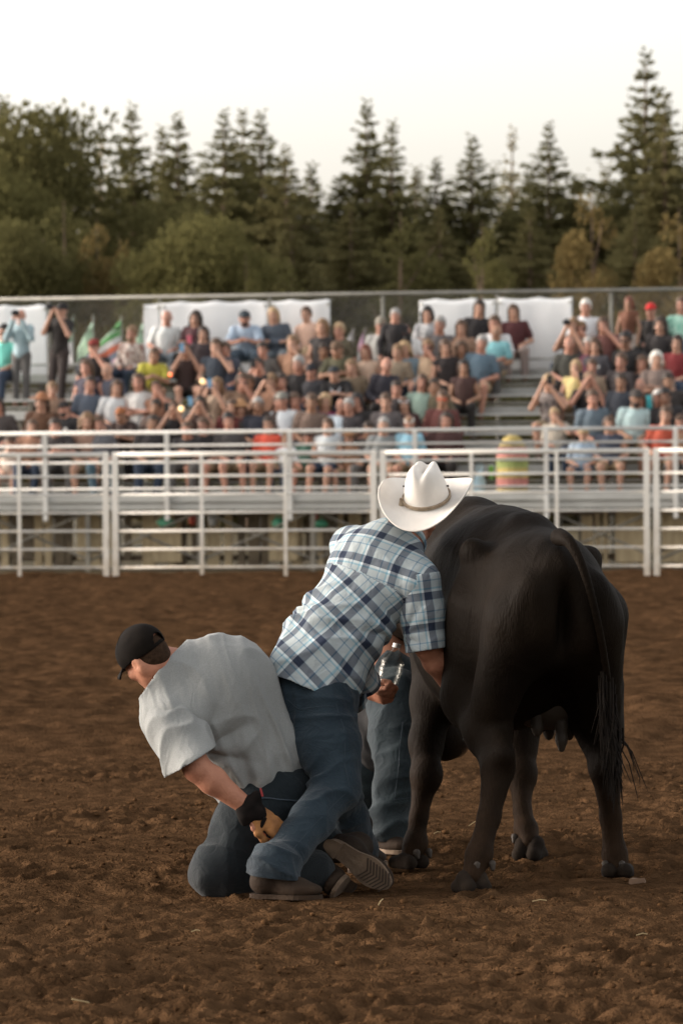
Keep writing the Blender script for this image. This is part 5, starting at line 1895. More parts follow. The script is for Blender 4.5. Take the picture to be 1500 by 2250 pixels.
tj = pants_prims(tHL, tKL, tAL, tHR, tKR, tAR, tPEL, (.16, .13, .13), tA, rt=.104, rk=.086, rc=.080, rb=.078) + [cone(tAR, tAR - np.array([0, 0, .12]), .086, .088, .03), cone(tAL, tAL - np.array([0, 0, .12]), .084, .086, .03)]


def tj_wr(V, N):
    V = wrinkle_limb(V, N, tKR, (0, 0, 1), .014, .05, .16, 61)
    V = wrinkle_limb(V, N, tAR, (0, 0, 1), .026, .05, .14, 63)
    return folds(V, N, np.stack([(0, 0, 1), (0, 1, 0), (1, 0, 0)]), (.22, .08, .08), .010, 64)


tjo = cloth('jeans', tj, .011, M_DENIM_L, tman, tm_loc, lambda V: np.maximum(P(850, 1846, 15.98)[2] - V[:, 2], (V - tPEL) @ tax - .1), tj_wr, .004)
seam_on(tj, [(878, 1600, 16.0), (876, 1680, 15.88), (866, 1760, 15.88)], tjo, tm_loc)
seam_on(tj, [(866, 1760, 15.88), (905, 1745, 15.95)], tjo, tm_loc)
boot(tman, tm_loc, P(848, 1812, 15.98), P(890, 1872, 15.86), (0, 0, 1), m=M_BOOT)
boot(tman, tm_loc, P(795, 1795, 16.40), P(830, 1850, 16.65), (0, 0, 1), m=M_BOOT)
# ================================================================== THE CROWD ON THE GRANDSTAND
def crowd_pose(name):
    """joints in local metres: x right, y away from the arena, z up from the foot plank"""
    st = name.startswith('stand')
    if st:
        J = dict(pel=(0, 0, .95), che=(0, -.01, 1.28), nek=(0, -.01, 1.47), hd=(0, -.035, 1.62))
        J.update(hip=(.09, 0, .90), kne=(.10, -.02, .50), ank=(.10, .02, .09))
        sh = (.165, .0, 1.395)
    elif name == 'lean':
        J = dict(pel=(0, 0, .53), che=(0, -.14, .80), nek=(0, -.22, .97), hd=(0, -.30, 1.09))
        J.update(hip=(.10, -.05, .51), kne=(.17, -.44, .51), ank=(.16, -.40, .09))
        sh = (.165, -.19, .905)
    else:
        J = dict(pel=(0, 0, .53), che=(0, -.03, .84), nek=(0, -.05, 1.03), hd=(0, -.085, 1.18))
        J.update(hip=(.10, -.05, .51), kne=(.15, -.44, .51), ank=(.13, -.42, .09))
        sh = (.165, -.04, .955)
    J['sh'] = sh
    sx, sy, sz = sh
    arms = {
        'lap': [((.25, -.02, sz - .26), (.12, -.24, .62)), ((-.25, -.02, sz - .26), (-.10, -.24, .62))],
        'lean': [((.24, -.34, .68), (.05, -.46, .74)), ((-.24, -.34, .68), (-.04, -.47, .72))],
        'phone': [((.25, -.20, sz - .16), (.055, -.30, sz + .17)), ((-.25, -.20, sz - .16), (-.055, -.30, sz + .17))],
        'face': [((.24, -.20, sz - .14), (.05, -.19, sz + .12)), ((-.25, -.02, sz - .26), (-.10, -.24, .62))],
        'cross': [((.25, -.06, sz - .25), (-.10, -.20, sz - .20)), ((-.25, -.06, sz - .25), (.10, -.22, sz - .23))],
        'stand': [((.25, .0, sz - .28), (.24, -.08, sz - .52)), ((-.25, .0, sz - .28), (-.24, -.08, sz - .52))],
        'stand_phone': [((.25, -.18, sz - .18), (.06, -.28, sz + .17)), ((-.25, -.18, sz - .18), (-.06, -.28, sz + .17))],
    }
    J['arms'] = arms[name]
    return J


def mir(p, s):
    return np.array([p[0] * s, p[1], p[2]], float)


FWD = np.array([0, -1.0, 0])
CT = {}
for nm in ('lap', 'lean', 'phone', 'face', 'cross', 'stand', 'stand_phone'):
    J = crowd_pose(nm)
    hA_ = axes_from((0, -.10, 1), (0, -1, -.12))
    g = lambda k_: np.array(J[k_], float)
    tA_ = axes_from(unit(g('nek') - g('pel')), (0, -1, 0))
    body_ = head_prims(g('hd'), hA_, 1.0, .025) + [cone(g('nek'), g('hd') - (0, 0, .05), .055, .052, .03), cone(g('che'), g('nek'), .10, .07, .05), ell(g('che'), (.15, .10, .18), tA_, .06), ell(g('pel'), (.145, .105, .13), tA_, .06)]
    tee_ = [ell(g('che'), (.165, .125, .20), tA_, .06), cone(g('pel') + (0, 0, .02), g('che'), .152, .13, .08), cone(g('che') + tA_[2] * .08, g('nek') - tA_[2] * .035, .115, .07, .05)]
    short_, long_ = [], []
    leg_, shorts_ = [ell(g('pel') - (0, 0, .02), (.168, .132, .12), tA_, .06)], [ell(g('pel') - (0, 0, .02), (.168, .132, .12), tA_, .06)]
    for s_ in (1, -1):
        sh_ = mir(J['sh'], s_)
        e_, w_ = [np.array(q) for q in J['arms'][0 if s_ == 1 else 1]]
        body_ += [cone(sh_, e_, .052, .040, .04), cone(e_, w_, .042, .029, .02)]
        dd = unit(w_ - e_)
        body_ += [ell(w_ + dd * .045, (.036, .018, .052), axes_from(dd, np.cross(dd, (1, .2, .1))), .02), cone(w_ + dd * .07, w_ + dd * .13 + np.array([0, -.01, -.015]), .020, .012, .02), cone(w_ + dd * .02, w_ + dd * .06 + np.array([-s_ * .035, -.01, .01]), .014, .010, .01)]
        tee_.append(cone(g('che') + tA_[2] * .09, sh_, .09, .066, .05))
        short_ += [cone(sh_, sh_ * .35 + e_ * .65, .067, .064, .03)]
        long_ += [cone(sh_, e_, .070, .058, .04), cone(e_, e_ * .12 + w_ * .88, .056, .044, .03)]
        h_, k_, a_ = mir(J['hip'], s_), mir(J['kne'], s_), mir(J['ank'], s_)
        body_ += [cone(h_, k_, .078, .056, .04), cone(k_, k_ * .6 + a_ * .4, .054, .052, .02), cone(k_ * .6 + a_ * .4, a_, .05, .036, .02), cone(a_ - (0, -.03, .045), a_ + (0, -.14, -.05), .036, .028, .03)]
        leg_ += [cone(h_, k_, .098, .074, .05), cone(k_, a_, .072, .062, .03)]
        shorts_ += [cone(h_, h_ * .35 + k_ * .65, .098, .086, .05)]
    CT[nm] = dict(J=J, hA=hA_)
    for key, prm in (('body', body_), ('tank', tee_), ('short', tee_ + short_), ('long', tee_ + long_), ('trousers', leg_), ('shorts', shorts_)):
        Vx, Qx = iso(prm, .0165 if key == 'body' else .019)
        if key in ('tank', 'short', 'long'):
            Nx = normals(Vx, Qx)
            Vx = folds(Vx, Nx, np.eye(3), (.07, .07, .13), .016, len(CT) * 3)
        mm_ = mesh_data(key, Vx, Qx, True)
        mm_.materials.append(M_SKIN)
        CT[nm][key] = mm_

# head-local hair, hats and features
I3 = np.stack([(1, 0, 0), (0, 1, 0), (0, 0, 1)])


def head_mesh(name, prims, h=.011, dead=None, fold=0):
    Vx, Qx = iso(prims, h)
    if fold:
        Nx = normals(Vx, Qx)
        Vx = Vx + Nx * (fold * (vnoise(Vx * (45, 45, 9), 2) - .5))[:, None]
    if dead is not None:
        Vx, Qx, _ = drop(Vx, Qx, dead(Vx))
    me = mesh_data(name, Vx, Qx, True)
    me.materials.append(M_SKIN)
    return me


skull = ell((0, -.014, .042), (.091, .112, .106), I3)
HM = {
    'short': head_mesh('hair', [skull, ell((0, -.055, -.01), (.070, .060, .07), I3, .03)], dead=lambda V: (V[:, 1] > .062 - .30 * np.maximum(0, .06 - V[:, 2])) & (V[:, 2] < .056), fold=.014),
    'fringe': head_mesh('hair', [ell((0, -.040, .0), (.083, .078, .052), I3)], dead=lambda V: V[:, 1] > .0, fold=.008),
    'long': head_mesh('hair', [skull, ell((.062, -.03, -.08), (.036, .062, .15), I3, .04), ell((-.062, -.03, -.08), (.036, .062, .15), I3, .04), ell((0, -.07, -.08), (.07, .05, .16), I3, .04)], dead=lambda V: (V[:, 1] > .068 - .30 * np.maximum(0, .06 - V[:, 2])) & (V[:, 2] < .060), fold=.02),
    'wavy': head_mesh('hair', [skull, ell((.075, -.02, -.10), (.050, .065, .17), I3, .04), ell((-.075, -.02, -.10), (.050, .065, .17), I3, .04), ell((0, -.075, -.08), (.085, .055, .16), I3, .04)], dead=lambda V: (V[:, 1] > .074 - .26 * np.maximum(0, .06 - V[:, 2])) & (V[:, 2] < .058), fold=.035),
    'bun': head_mesh('hair', [skull, ell((0, -.09, .10), (.045, .045, .045), I3, .02), ell((0, -.05, -.01), (.068, .058, .06), I3, .03)], dead=lambda V: (V[:, 1] > .060 - .30 * np.maximum(0, .07 - V[:, 2])) & (V[:, 2] < .075), fold=.01),
    'cap': head_mesh('cap', [ell((0, -.008, .046), (.090, .108, .088), I3), cone((0, .095, .048), (0, .155, .036), .012, .008, .03), ell((0, .115, .038), (.066, .058, .010), I3, .015)], dead=lambda V: (V[:, 2] < .026)),
    'brim': head_mesh('sun_hat', [ell((0, -.005, .065), (.088, .104, .085), I3), ell((0, 0, .052), (.185, .195, .012), I3, .02)]),
    'beard': head_mesh('beard', [ell((0, .050, -.080), (.058, .052, .045), I3), ell((0, .078, -.10), (.035, .03, .035), I3, .03)]),
    'glasses': head_mesh('sunglasses', [ell((.034, .098, -.002), (.029, .012, .017), I3), ell((-.034, .098, -.002), (.029, .012, .017), I3), cone((-.034, .100, .004), (.034, .100, .004), .006, .006, .008), cone((.062, .09, 0), (.083, -.01, 0), .006), cone((-.062, .09, 0), (-.083, -.01, 0), .006)], .008),
    'band': head_mesh('headband', [ell((0, -.012, .045), (.089, .108, .07), I3)], dead=lambda V: (V[:, 2] + .55 * V[:, 1] < .055) | (V[:, 2] + .55 * V[:, 1] > .10)),
    'eye': head_mesh('eye', [ell((0, 0, 0), (.017, .010, .0095), I3)], .006),
    'mouth': head_mesh('mouth', [ell((0, 0, 0), (.024, .012, .006), I3)], .006),
    'brow': head_mesh('eyebrow', [cone((-.018, 0, 0), (.018, 0, .002), .006, .005)], .005),
}
M_MOUTH = mat('lip', (0.22, 0.07, 0.055), rough=.6)
M_GLASS = mat('sunglass_lens', (0.012, 0.011, 0.011), rough=.15)
M_GLASSR = mat('red_mirror_lens', (0.55, 0.07, 0.02), rough=.15, emission=(0.6, .05, .01), estr=0.0)
SK = [mat('skin_fair', (0.50, 0.29, 0.205), (0.44, 0.245, 0.165), scale=8, rough=.6), mat('skin_pink', (0.48, 0.25, 0.175), (0.41, 0.20, 0.14), scale=8, rough=.6),
      mat('skin_medium', (0.37, 0.205, 0.13), (0.31, 0.165, 0.10), scale=8, rough=.6), mat('skin_deep', (0.24, 0.125, 0.078), (0.20, 0.10, 0.062), scale=8, rough=.6)]
HC_ = {'bk': (0.012, 0.009, 0.008), 'db': (0.028, 0.017, 0.011), 'br': (0.065, 0.036, 0.020), 'lb': (0.16, 0.095, 0.048), 'bl': (0.30, 0.205, 0.11), 'rd': (0.12, 0.032, 0.016), 'gy': (0.24, 0.23, 0.215), 'wh': (0.48, 0.46, 0.42), 'au': (0.20, 0.09, 0.035)}
HMAT = {k_: mat('hair_' + {'bk': 'black', 'db': 'dark_brown', 'br': 'brown', 'lb': 'light_brown', 'bl': 'blond', 'rd': 'red', 'gy': 'grey', 'wh': 'white', 'au': 'auburn'}[k_], c, tuple(x * 1.5 for x in c), scale=40, rough=.6, stretch=(1, 1, .2)) for k_, c in HC_.items()}
_cm = {}


def clothmat(c, check=None):
    key = (c, check)
    if key not in _cm:
        k_ = 1.12
        cl = tuple(min(.8, v * k_) for v in rgb(*c))
        c2 = tuple(v * .8 for v in cl) if check is None else tuple(min(.8, v * k_) for v in rgb(*check))
        _cm[key] = mat('cloth_%d_%d_%d_%s' % (*c, 'plain' if check is None else 'check'), cl, c2, scale=3 if check is None else 16, rough=.85, detail=2)
    return _cm[key]


JN, KH, BK, GR = (46, 58, 76), (150, 132, 105), (38, 34, 32), (92, 90, 88)
ROTZ = math.atan2(STA[1][1], STA[1][0])
rc = random.Random(21)


def setmat(o, m):
    o.material_slots[0].link = 'OBJECT'
    o.material_slots[0].material = m


def spectator(px, py, pose, sleeve, shirt, bottom, bcol, skin, hair, hcol, label, hat=None, hatc=None, extra=(), s=1.0, check=None, yaw=0.0, row=None):
    T = CT[pose]
    st = pose.startswith('stand')
    hz, hn = T['J']['hd'][2] * s, T['J']['hd'][1]
    best = None
    for r in range(NROW) if row is None else (row,):
        a, z = hit(STA, px, py, ROW_SEAT_N(r) + hn - (.25 if st else 0))
        e = abs(z - (ROW_Z(r) + hz))
        if best is None or e < best[0]:
            best = (e, r, a)
    _, r, a = best
    n = ROW_SEAT_N(r) - (.30 if st else 0) + rc.uniform(-.05, .05)
    o = empty('person', W(STA, a, n, ROW_Z(r)), label, 'person', 'spectators on the grandstand', rotz=ROTZ + yaw)
    s *= rc.uniform(.98, 1.12)
    o.scale = (s * rc.uniform(.93, 1.10), s * rc.uniform(.95, 1.08), s)
    o.rotation_euler[2] += rc.uniform(-.28, .28)
    o.rotation_euler[1] = rc.uniform(-.10, .10)
    o.rotation_euler[0] = rc.uniform(-.10, .05) if not st else 0.0
    skm = SK[skin]

    def part(nm, me, m, parent=o, loc=None, rot=None):
        c = link(nm, me, None, parent)
        setmat(c, m)
        if loc is not None: c.location = loc
        if rot is not None: c.rotation_euler = rot
        return c
    b_ = part('body', T['body'], skm)
    part('shirt', T[sleeve], clothmat(shirt, check))
    part('trousers' if bottom == 'trousers' else 'shorts', T[bottom], clothmat(bcol))
    hd = np.array(T['J']['hd'])
    hrot = Matrix(((-1, 0, 0), (0, -1, 0), (0, 0, 1))) if False else None
    A = T['hA']
    M3 = Matrix(((A[0][0], A[1][0], A[2][0]), (A[0][1], A[1][1], A[2][1]), (A[0][2], A[1][2], A[2][2])))
    eul = M3.to_euler()
    H_ = lambda x, y, z: tuple(hd + x * A[0] + y * A[1] + z * A[2])
    if hair:
        hp = part('hair', HM[hair], HMAT[hcol], loc=tuple(hd), rot=eul)
        if hat: hp.scale = (.92, .90, .80)
    if hat: part({'cap': 'cap', 'brim': 'sun_hat', 'band': 'headband'}[hat], HM[hat], clothmat(hatc), loc=tuple(hd), rot=eul)
    if 'glasses' in extra: part('sunglasses', HM['glasses'], M_GLASS, loc=tuple(hd), rot=eul)
    elif 'redglasses' in extra: part('sunglasses', HM['glasses'], M_GLASSR, loc=tuple(hd), rot=eul)
    else:
        for sx in (-1, 1):
            part('eye', HM['eye'], M_EYEW, loc=H_(sx * .032, .083, -.004), rot=eul)
            part('eyebrow', HM['brow'], HMAT[hcol] if hcol not in ('wh', 'bl') else HMAT['lb'], loc=H_(sx * .033, .094, .018), rot=eul)
    part('mouth', HM['mouth'], M_MOUTH, loc=H_(0, .100, -.068), rot=eul)
    if 'beard' in extra: part('beard', HM['beard'], HMAT[hcol], loc=tuple(hd), rot=eul)
    for e in extra:
        if e in ('phone', 'bluephone', 'pinkphone', 'camera'):
            arms = T['J']['arms']
            w0, w1 = np.array(arms[0][1]), np.array(arms[1][1])
            c = (w0 + w1) / 2 + np.array([0, -.05, .10]) if pose in ('phone', 'stand_phone') else (w0 + w1) / 2 + np.array([0, -.10, .06])
            ca, sa = math.cos(ROTZ + yaw), math.sin(ROTZ + yaw)
            cw_ = np.array(W(STA, a, n, ROW_Z(r))) + s * np.array([c[0] * ca - c[1] * sa, c[0] * sa + c[1] * ca, c[2]])
            gadget(e, cw_, label)
        if e == 'eagle':
            v = [(0, 0, -.035), (.03, 0, .0), (.085, 0, .05), (.075, 0, .0), (.05, 0, -.03), (.02, 0, -.06), (0, 0, -.085), (-.02, 0, -.06), (-.05, 0, -.03), (-.075, 0, .0), (-.085, 0, .05), (-.03, 0, .0)]
            pz = T['J']['che']
            link('chest_print', mesh_data('chest_print', [(x, -.003 - .9 * x * x, z) for x, y, z in v], [(0, 1, 2, 3, 4, 5, 6), (0, 6, 7, 8, 9, 10, 11)]), clothmat((190, 195, 200)), o, (0, pz[1] - .150, pz[2] + .02))
        if e == 'badge':
            pz = T['J']['che']
            MB().tube([(.05, pz[1] - .155, pz[2] + .0), (.05, pz[1] - .12, pz[2] + .0)], .028, 10).build('chest_print', clothmat((205, 205, 200)), o)
        if e == 'band_print':
            pz = T['J']['che']
            MB().box((-.07, pz[1] - .152, pz[2] - .045), (.07, pz[1] - .12, pz[2] - .005), bev=.01).build('chest_print', clothmat((225, 220, 220)), o)
    return o


M_PH = mat('phone_black', (0.02, 0.02, 0.022), rough=.25)
M_PHB = mat('phone_case_blue', (0.16, 0.34, 0.52), rough=.4)
M_PHP = mat('phone_case_pink', (0.75, 0.16, 0.22), rough=.4)


def gadget(kind, c, who):
    who_ = ' '.join(who.split(' on ')[0].split(',')[0].split()[:9])
    if kind == 'camera':
        o = empty('camera', c, 'black camera held up by the ' + who_, 'camera', 'phones and cameras held up by spectators', rotz=ROTZ)
        MB().box((-.065, -.03, -.04), (.065, .03, .04), bev=.01).build('camera_body', M_PH, o)
        MB().tube([(0, -.03, 0), (0, -.11, 0)], .032, 12).build('lens', M_PH, o)
        MB().box((-.025, -.02, .038), (.025, .02, .06), bev=.006).build('viewfinder', M_PH, o)
    else:
        m = {'phone': M_PH, 'bluephone': M_PHB, 'pinkphone': M_PHP}[kind]
        o = empty('phone', c, {'phone': 'dark', 'bluephone': 'blue', 'pinkphone': 'pink'}[kind] + ' phone held by the ' + who_, 'phone', 'phones and cameras held up by spectators', rotz=ROTZ)
        MB().box((-.038, -.005, -.075), (.038, .005, .075), bev=.003).build('phone_body', m, o)
        MB().tube([(.02, -.005, .05), (.02, -.008, .05)], .009, 10).build('phone_lens', M_PH, o)


TR_, SH_ = 'trousers', 'shorts'
PEOPLE = [
    # px, py, pose, sleeve, shirt, bottom, bottom colour, skin, hair, hair colour, label, extras
    (5, 752, 'lap', 'short', (115, 200, 185), TR_, JN, 0, 'short', 'bk', 'man in turquoise tee cut by the left edge', dict(extra=('glasses',))),
    (45, 703, 'stand_phone', 'long', (150, 172, 178), TR_, GR, 1, 'fringe', 'wh', 'man in pale blue shirt filming in front of the leftmost tarp', dict(extra=('camera',), s=.90)),
    (122, 695, 'stand_phone', 'short', (36, 32, 30), TR_, (60, 52, 50), 0, 'short', 'bk', 'standing man in black tee and black cap filming beside the flags', dict(hat='cap', hatc=(34, 30, 29), extra=('camera',), s=.92)),
    (202, 762, 'face', 'short', (38, 34, 33), TR_, BK, 1, 'short', 'bk', 'man in dark tee and red cap with a hand at his face', dict(hat='cap', hatc=(120, 45, 38))),
    (277, 752, 'lap', 'long', (110, 70, 62), TR_, JN, 1, 'short', 'lb', 'man in brown and white checked shirt near the striped flag', dict(check=(205, 195, 185), extra=('beard',))),
    (318, 778, 'lean', 'short', (178, 172, 70), SH_, KH, 2, 'short', 'br', 'man in yellow green tee leaning to his neighbour', dict(yaw=.5)),
    (356, 697, 'lap', 'short', (205, 208, 206), TR_, (120, 130, 138), 1, None, 'gy', 'bald man in white tee in front of the narrow tarp', {}),
    (421, 713, 'cross', 'long', (72, 42, 46), TR_, BK, 0, 'wavy', 'db', 'woman with long dark wavy hair and maroon jacket before the wide tarp', dict(extra=('pinkphone',))),
    (408, 788, 'phone', 'tank', (58, 42, 38), SH_, BK, 0, 'bun', 'br', 'woman in brown tank top raising a blue phone', dict(extra=('bluephone',))),
    (475, 785, 'face', 'tank', (58, 66, 76), SH_, JN, 0, 'short', 'br', 'broad woman in slate tank top with one hand at her cheek', {}),
    (200, 832, 'lap', 'tank', (58, 54, 66), SH_, JN, 1, 'long', 'br', 'red faced woman in navy tank top above the man in black tee', {}),
    (250, 826, 'lap', 'short', (74, 76, 88), TR_, JN, 0, 'fringe', 'gy', 'bald man in slate blue tee behind the girl with long brown hair', {}),
    (238, 867, 'lap', 'short', (198, 200, 200), SH_, JN, 0, 'long', 'br', 'girl with long brown hair and white top', {}),
    (305, 862, 'cross', 'tank', (200, 198, 194), TR_, GR, 1, 'long', 'br', 'woman in white sleeveless top, second white top from the left', {}),
    (272, 907, 'lean', 'short', (58, 44, 40), TR_, BK, 2, 'short', 'br', 'man with lowered head and tan cap behind the railing', dict(hat='cap', hatc=(150, 95, 60), yaw=-.3)),
    (153, 886, 'lap', 'short', (40, 39, 40), TR_, BK, 1, 'short', 'bk', 'man in black tee with dark cap and goatee near the left', dict(hat='cap', hatc=(42, 38, 38), extra=('beard', 'badge'))),
    (77, 903, 'lap', 'long', (92, 64, 46), TR_, JN, 0, 'wavy', 'br', 'woman in brown jacket and wide brown hat', dict(hat='brim', hatc=(140, 95, 65))),
    (90, 948, 'lap', 'short', (190, 140, 115), SH_, (190, 170, 155), 0, 'short', 'au', 'small child in front of the woman with wide brown hat', dict(s=.72, row=0)),
    (3, 882, 'lap', 'long', (72, 66, 64), TR_, BK, 1, 'long', 'db', 'woman in dark jacket at the left edge', {}),
    (18, 950, 'lap', 'tank', (198, 180, 165), SH_, (170, 150, 140), 0, 'short', 'br', 'child in pale top at the left end of the front row', dict(s=.75, row=0)),
    (352, 852, 'face', 'tank', (150, 110, 88), SH_, KH, 1, 'bun', 'br', 'woman in tan tank top above the man in black filming', {}),
    (375, 903, 'phone', 'short', (40, 38, 39), TR_, BK, 0, 'short', 'br', 'man in black tee filming low behind the railing', dict(extra=('phone',))),
    (455, 924, 'lap', 'short', (38, 37, 39), SH_, KH, 1, 'short', 'br', 'round faced man in black tee just behind the railing, left of centre', {}),
    (426, 878, 'phone', 'tank', (70, 52, 46), SH_, JN, 0, 'wavy', 'db', 'dark haired woman peering over a blue phone in the third row', dict(extra=('bluephone',))),
    (470, 872, 'phone', 'short', (150, 130, 112), SH_, KH, 0, 'long', 'lb', 'fair woman in beige tee beside the dark haired one with a blue phone', dict(extra=('bluephone',))),
    (327, 882, 'lap', 'short', (96, 78, 70), TR_, JN, 2, 'short', 'db', 'man in brown tee between the white tops and the filming man', {}),
    (535, 697, 'lean', 'short', (160, 178, 196), TR_, (78, 92, 104), 1, 'short', 'bk', 'bearded man in pale blue shirt and dark cap before the wide tarp', dict(hat='cap', hatc=(48, 56, 62), extra=('beard',))),
    (613, 706, 'cross', 'long', (76, 84, 94), TR_, (110, 118, 122), 0, 'long', 'bl', 'blonde woman in denim jacket in front of a tarp', {}),
    (681, 699, 'lap', 'short', (205, 170, 150), TR_, KH, 0, 'short', 'br', 'young person in peach top behind the woman in black strapless top', {}),
    (704, 732, 'lap', 'tank', (40, 36, 36), TR_, GR, 0, 'long', 'lb', 'woman in black strapless top left of the olive shirted men', {}),
    (745, 728, 'lap', 'short', (84, 78, 62), TR_, KH, 1, 'short', 'bl', 'fair haired man directly behind the man in olive tee', {}),
    (748, 768, 'lean', 'short', (88, 86, 66), SH_, KH, 2, 'short', 'db', 'man in olive tee and brown cap', dict(hat='cap', hatc=(95, 75, 58))),
    (830, 713, 'lap', 'short', (160, 160, 156), TR_, GR, 1, 'short', 'gy', 'man in grey tee and grey cap', dict(hat='cap', hatc=(128, 122, 110))),
    (860, 690, 'stand', 'long', (40, 37, 38), TR_, BK, 1, 'short', 'gy', 'tall man in black shirt standing against the bare fence', dict(s=.84)),
    (850, 742, 'lap', 'short', (150, 178, 200), TR_, JN, 0, 'short', 'lb', 'boy in light blue shirt and white cap', dict(hat='cap', hatc=(222, 218, 214), s=.92)),
    (812, 764, 'lap', 'tank', (200, 172, 150), SH_, KH, 0, 'long', 'rd', 'red haired woman in beige top', {}),
    (903, 716, 'cross', 'short', (214, 214, 212), TR_, GR, 1, 'fringe', 'gy', 'bald man in white tee left of the dark haired women', dict(extra=('beard',))),
    (945, 704, 'cross', 'long', (120, 122, 124), TR_, BK, 0, 'wavy', 'bk', 'woman with long black hair in grey patterned top before a tarp', dict(check=(190, 190, 190))),
    (897, 780, 'lap', 'long', (110, 128, 138), TR_, JN, 0, 'wavy', 'bl', 'blonde woman in faded denim shirt below the bald man in white', {}),
    (935, 786, 'face', 'tank', (196, 168, 140), SH_, KH, 1, 'short', 'lb', 'person in beige shading the eyes with one hand', dict(extra=('glasses',))),
    (990, 768, 'lap', 'tank', (42, 36, 36), TR_, BK, 0, 'long', 'br', 'woman in black top beside the man in blue grey tee', {}),
    (655, 805, 'lap', 'short', (38, 36, 37), TR_, JN, 1, 'short', 'gy', 'pink faced man in black tee under the strapless top woman', {}),
    (687, 827, 'lap', 'short', (62, 62, 66), TR_, JN, 1, 'short', 'bk', 'man in charcoal tee and black cap, right beside the pink faced man', dict(hat='cap', hatc=(38, 38, 42))),
    (745, 822, 'lean', 'short', (34, 33, 34), TR_, BK, 0, 'short', 'bk', 'man in black cap and black tee with pale eagle print', dict(hat='cap', hatc=(40, 44, 48), extra=('eagle',))),
    (833, 820, 'lap', 'long', (44, 42, 50), TR_, BK, 1, None, 'gy', 'bald man in dark navy shirt right of the eagle tee', {}),
    (917, 850, 'lap', 'short', (150, 172, 158), TR_, GR, 1, 'long', 'br', 'woman in pale green top', {}),
    (962, 884, 'lap', 'long', (92, 50, 46), TR_, BK, 2, 'short', 'br', 'man in maroon shirt with red mirrored sunglasses', dict(extra=('redglasses',))),
    (900, 892, 'lap', 'long', (70, 46, 44), TR_, BK, 0, 'wavy', 'db', 'girl with long dark hair and white headband', dict(hat='band', hatc=(225, 224, 220))),
    (800, 882, 'cross', 'short', (42, 39, 39), TR_, BK, 1, 'long', 'bk', 'dark haired woman in black with folded arms', {}),
    (710, 884, 'lap', 'short', (138, 62, 92), TR_, JN, 0, 'long', 'bl', 'blonde woman in magenta top with white print', dict(extra=('band_print',))),
    (655, 884, 'lap', 'short', (188, 182, 172), TR_, JN, 1, 'short', 'br', 'man in off white tee left of the magenta top', {}),
    (565, 806, 'phone', 'short', (48, 44, 44), TR_, JN, 1, 'short', 'db', 'man in dark tee filming in the middle of the stand', dict(extra=('phone',))),
    (590, 868, 'phone', 'tank', (172, 132, 108), SH_, KH, 0, 'short', 'lb', 'person in tan tank top with raised arms left of the off white tee', dict(extra=('phone',))),
    (515, 852, 'face', 'short', (120, 96, 78), SH_, KH, 1, 'long', 'br', 'woman in brown top and dark sunglasses at the middle left', dict(extra=('glasses',))),
    (560, 897, 'lap', 'short', (52, 54, 64), TR_, JN, 2, 'short', 'gy', 'man in navy tee behind the man in orange', {}),
    (522, 897, 'lap', 'long', (60, 56, 54), TR_, BK, 0, 'long', 'br', 'woman in dark jacket and tan hat behind the railing', dict(hat='brim', hatc=(165, 125, 88), s=.95)),
    (630, 903, 'lap', 'short', (208, 214, 218), TR_, GR, 1, 'short', 'gy', 'man in white tee and grey cap behind the railing', dict(hat='cap', hatc=(120, 118, 110))),
    (582, 948, 'lap', 'short', (212, 88, 66), SH_, KH, 0, 'short', 'db', 'man in bright orange red tee in the front row', dict(row=0)),
    (665, 938, 'lap', 'short', (60, 92, 78), SH_, KH, 1, 'short', 'bk', 'child in green tee and dark cap in the front row', dict(s=.88, hat='cap', hatc=(38, 36, 40), extra=('glasses',), row=0)),
    (740, 912, 'lap', 'short', (196, 208, 216), TR_, GR, 1, None, 'gy', 'bald man in pale tee below the magenta top', {}),
    (765, 945, 'lap', 'short', (140, 105, 80), SH_, KH, 0, 'short', 'lb', 'child in tan hat in the front row', dict(s=.82, hat='brim', hatc=(160, 118, 82), row=0)),
    (835, 940, 'lap', 'short', (128, 132, 132), SH_, KH, 0, 'bun', 'gy', 'grey haired woman in grey top in the front row', dict(s=.92, row=0)),
    (897, 935, 'lap', 'short', (150, 196, 214), SH_, KH, 1, 'short', 'lb', 'man in sky blue tee and white visor above the cowboy hat', dict(hat='band', hatc=(220, 216, 210), row=0)),
    (968, 842, 'lap', 'long', (92, 84, 66), TR_, KH, 2, 'short', 'db', 'man in olive brown shirt above the red sunglasses', {}),
    (1008, 712, 'lap', 'short', (150, 120, 100), TR_, JN, 0, 'long', 'br', 'brown haired woman in tan top right of the patterned top', {}),
    (1040, 697, 'lap', 'short', (38, 35, 36), TR_, BK, 0, 'long', 'db', 'long haired woman in black tee before the tarps', {}),
    (1080, 710, 'lap', 'short', (218, 218, 218), TR_, GR, 1, 'short', 'br', 'young man in white tee behind the turquoise tee', {}),
    (1135, 706, 'lap', 'short', (76, 38, 40), TR_, (150, 135, 128), 0, 'long', 'br', 'woman in dark red top at the end of the row by the aisle', dict(yaw=.25)),
    (1015, 752, 'lap', 'tank', (120, 84, 66), SH_, KH, 2, 'long', 'br', 'tanned woman in brown top left of the blue grey tee', {}),
    (1082, 742, 'lap', 'short', (128, 184, 190), SH_, KH, 2, None, 'gy', 'bald man in light turquoise tee and khaki shorts by the aisle', {}),
    (1043, 768, 'lap', 'short', (88, 108, 122), SH_, KH, 1, 'short', 'gy', 'man in blue grey tee and shorts by the aisle', {}),
    (1280, 680, 'lap', 'short', (216, 218, 220), TR_, GR, 1, 'short', 'wh', 'white haired man in white tee right of the aisle', {}),
    (1276, 717, 'face', 'short', (86, 78, 82), TR_, BK, 1, 'short', 'lb', 'woman right in front of the white haired man', dict(extra=('glasses',))),
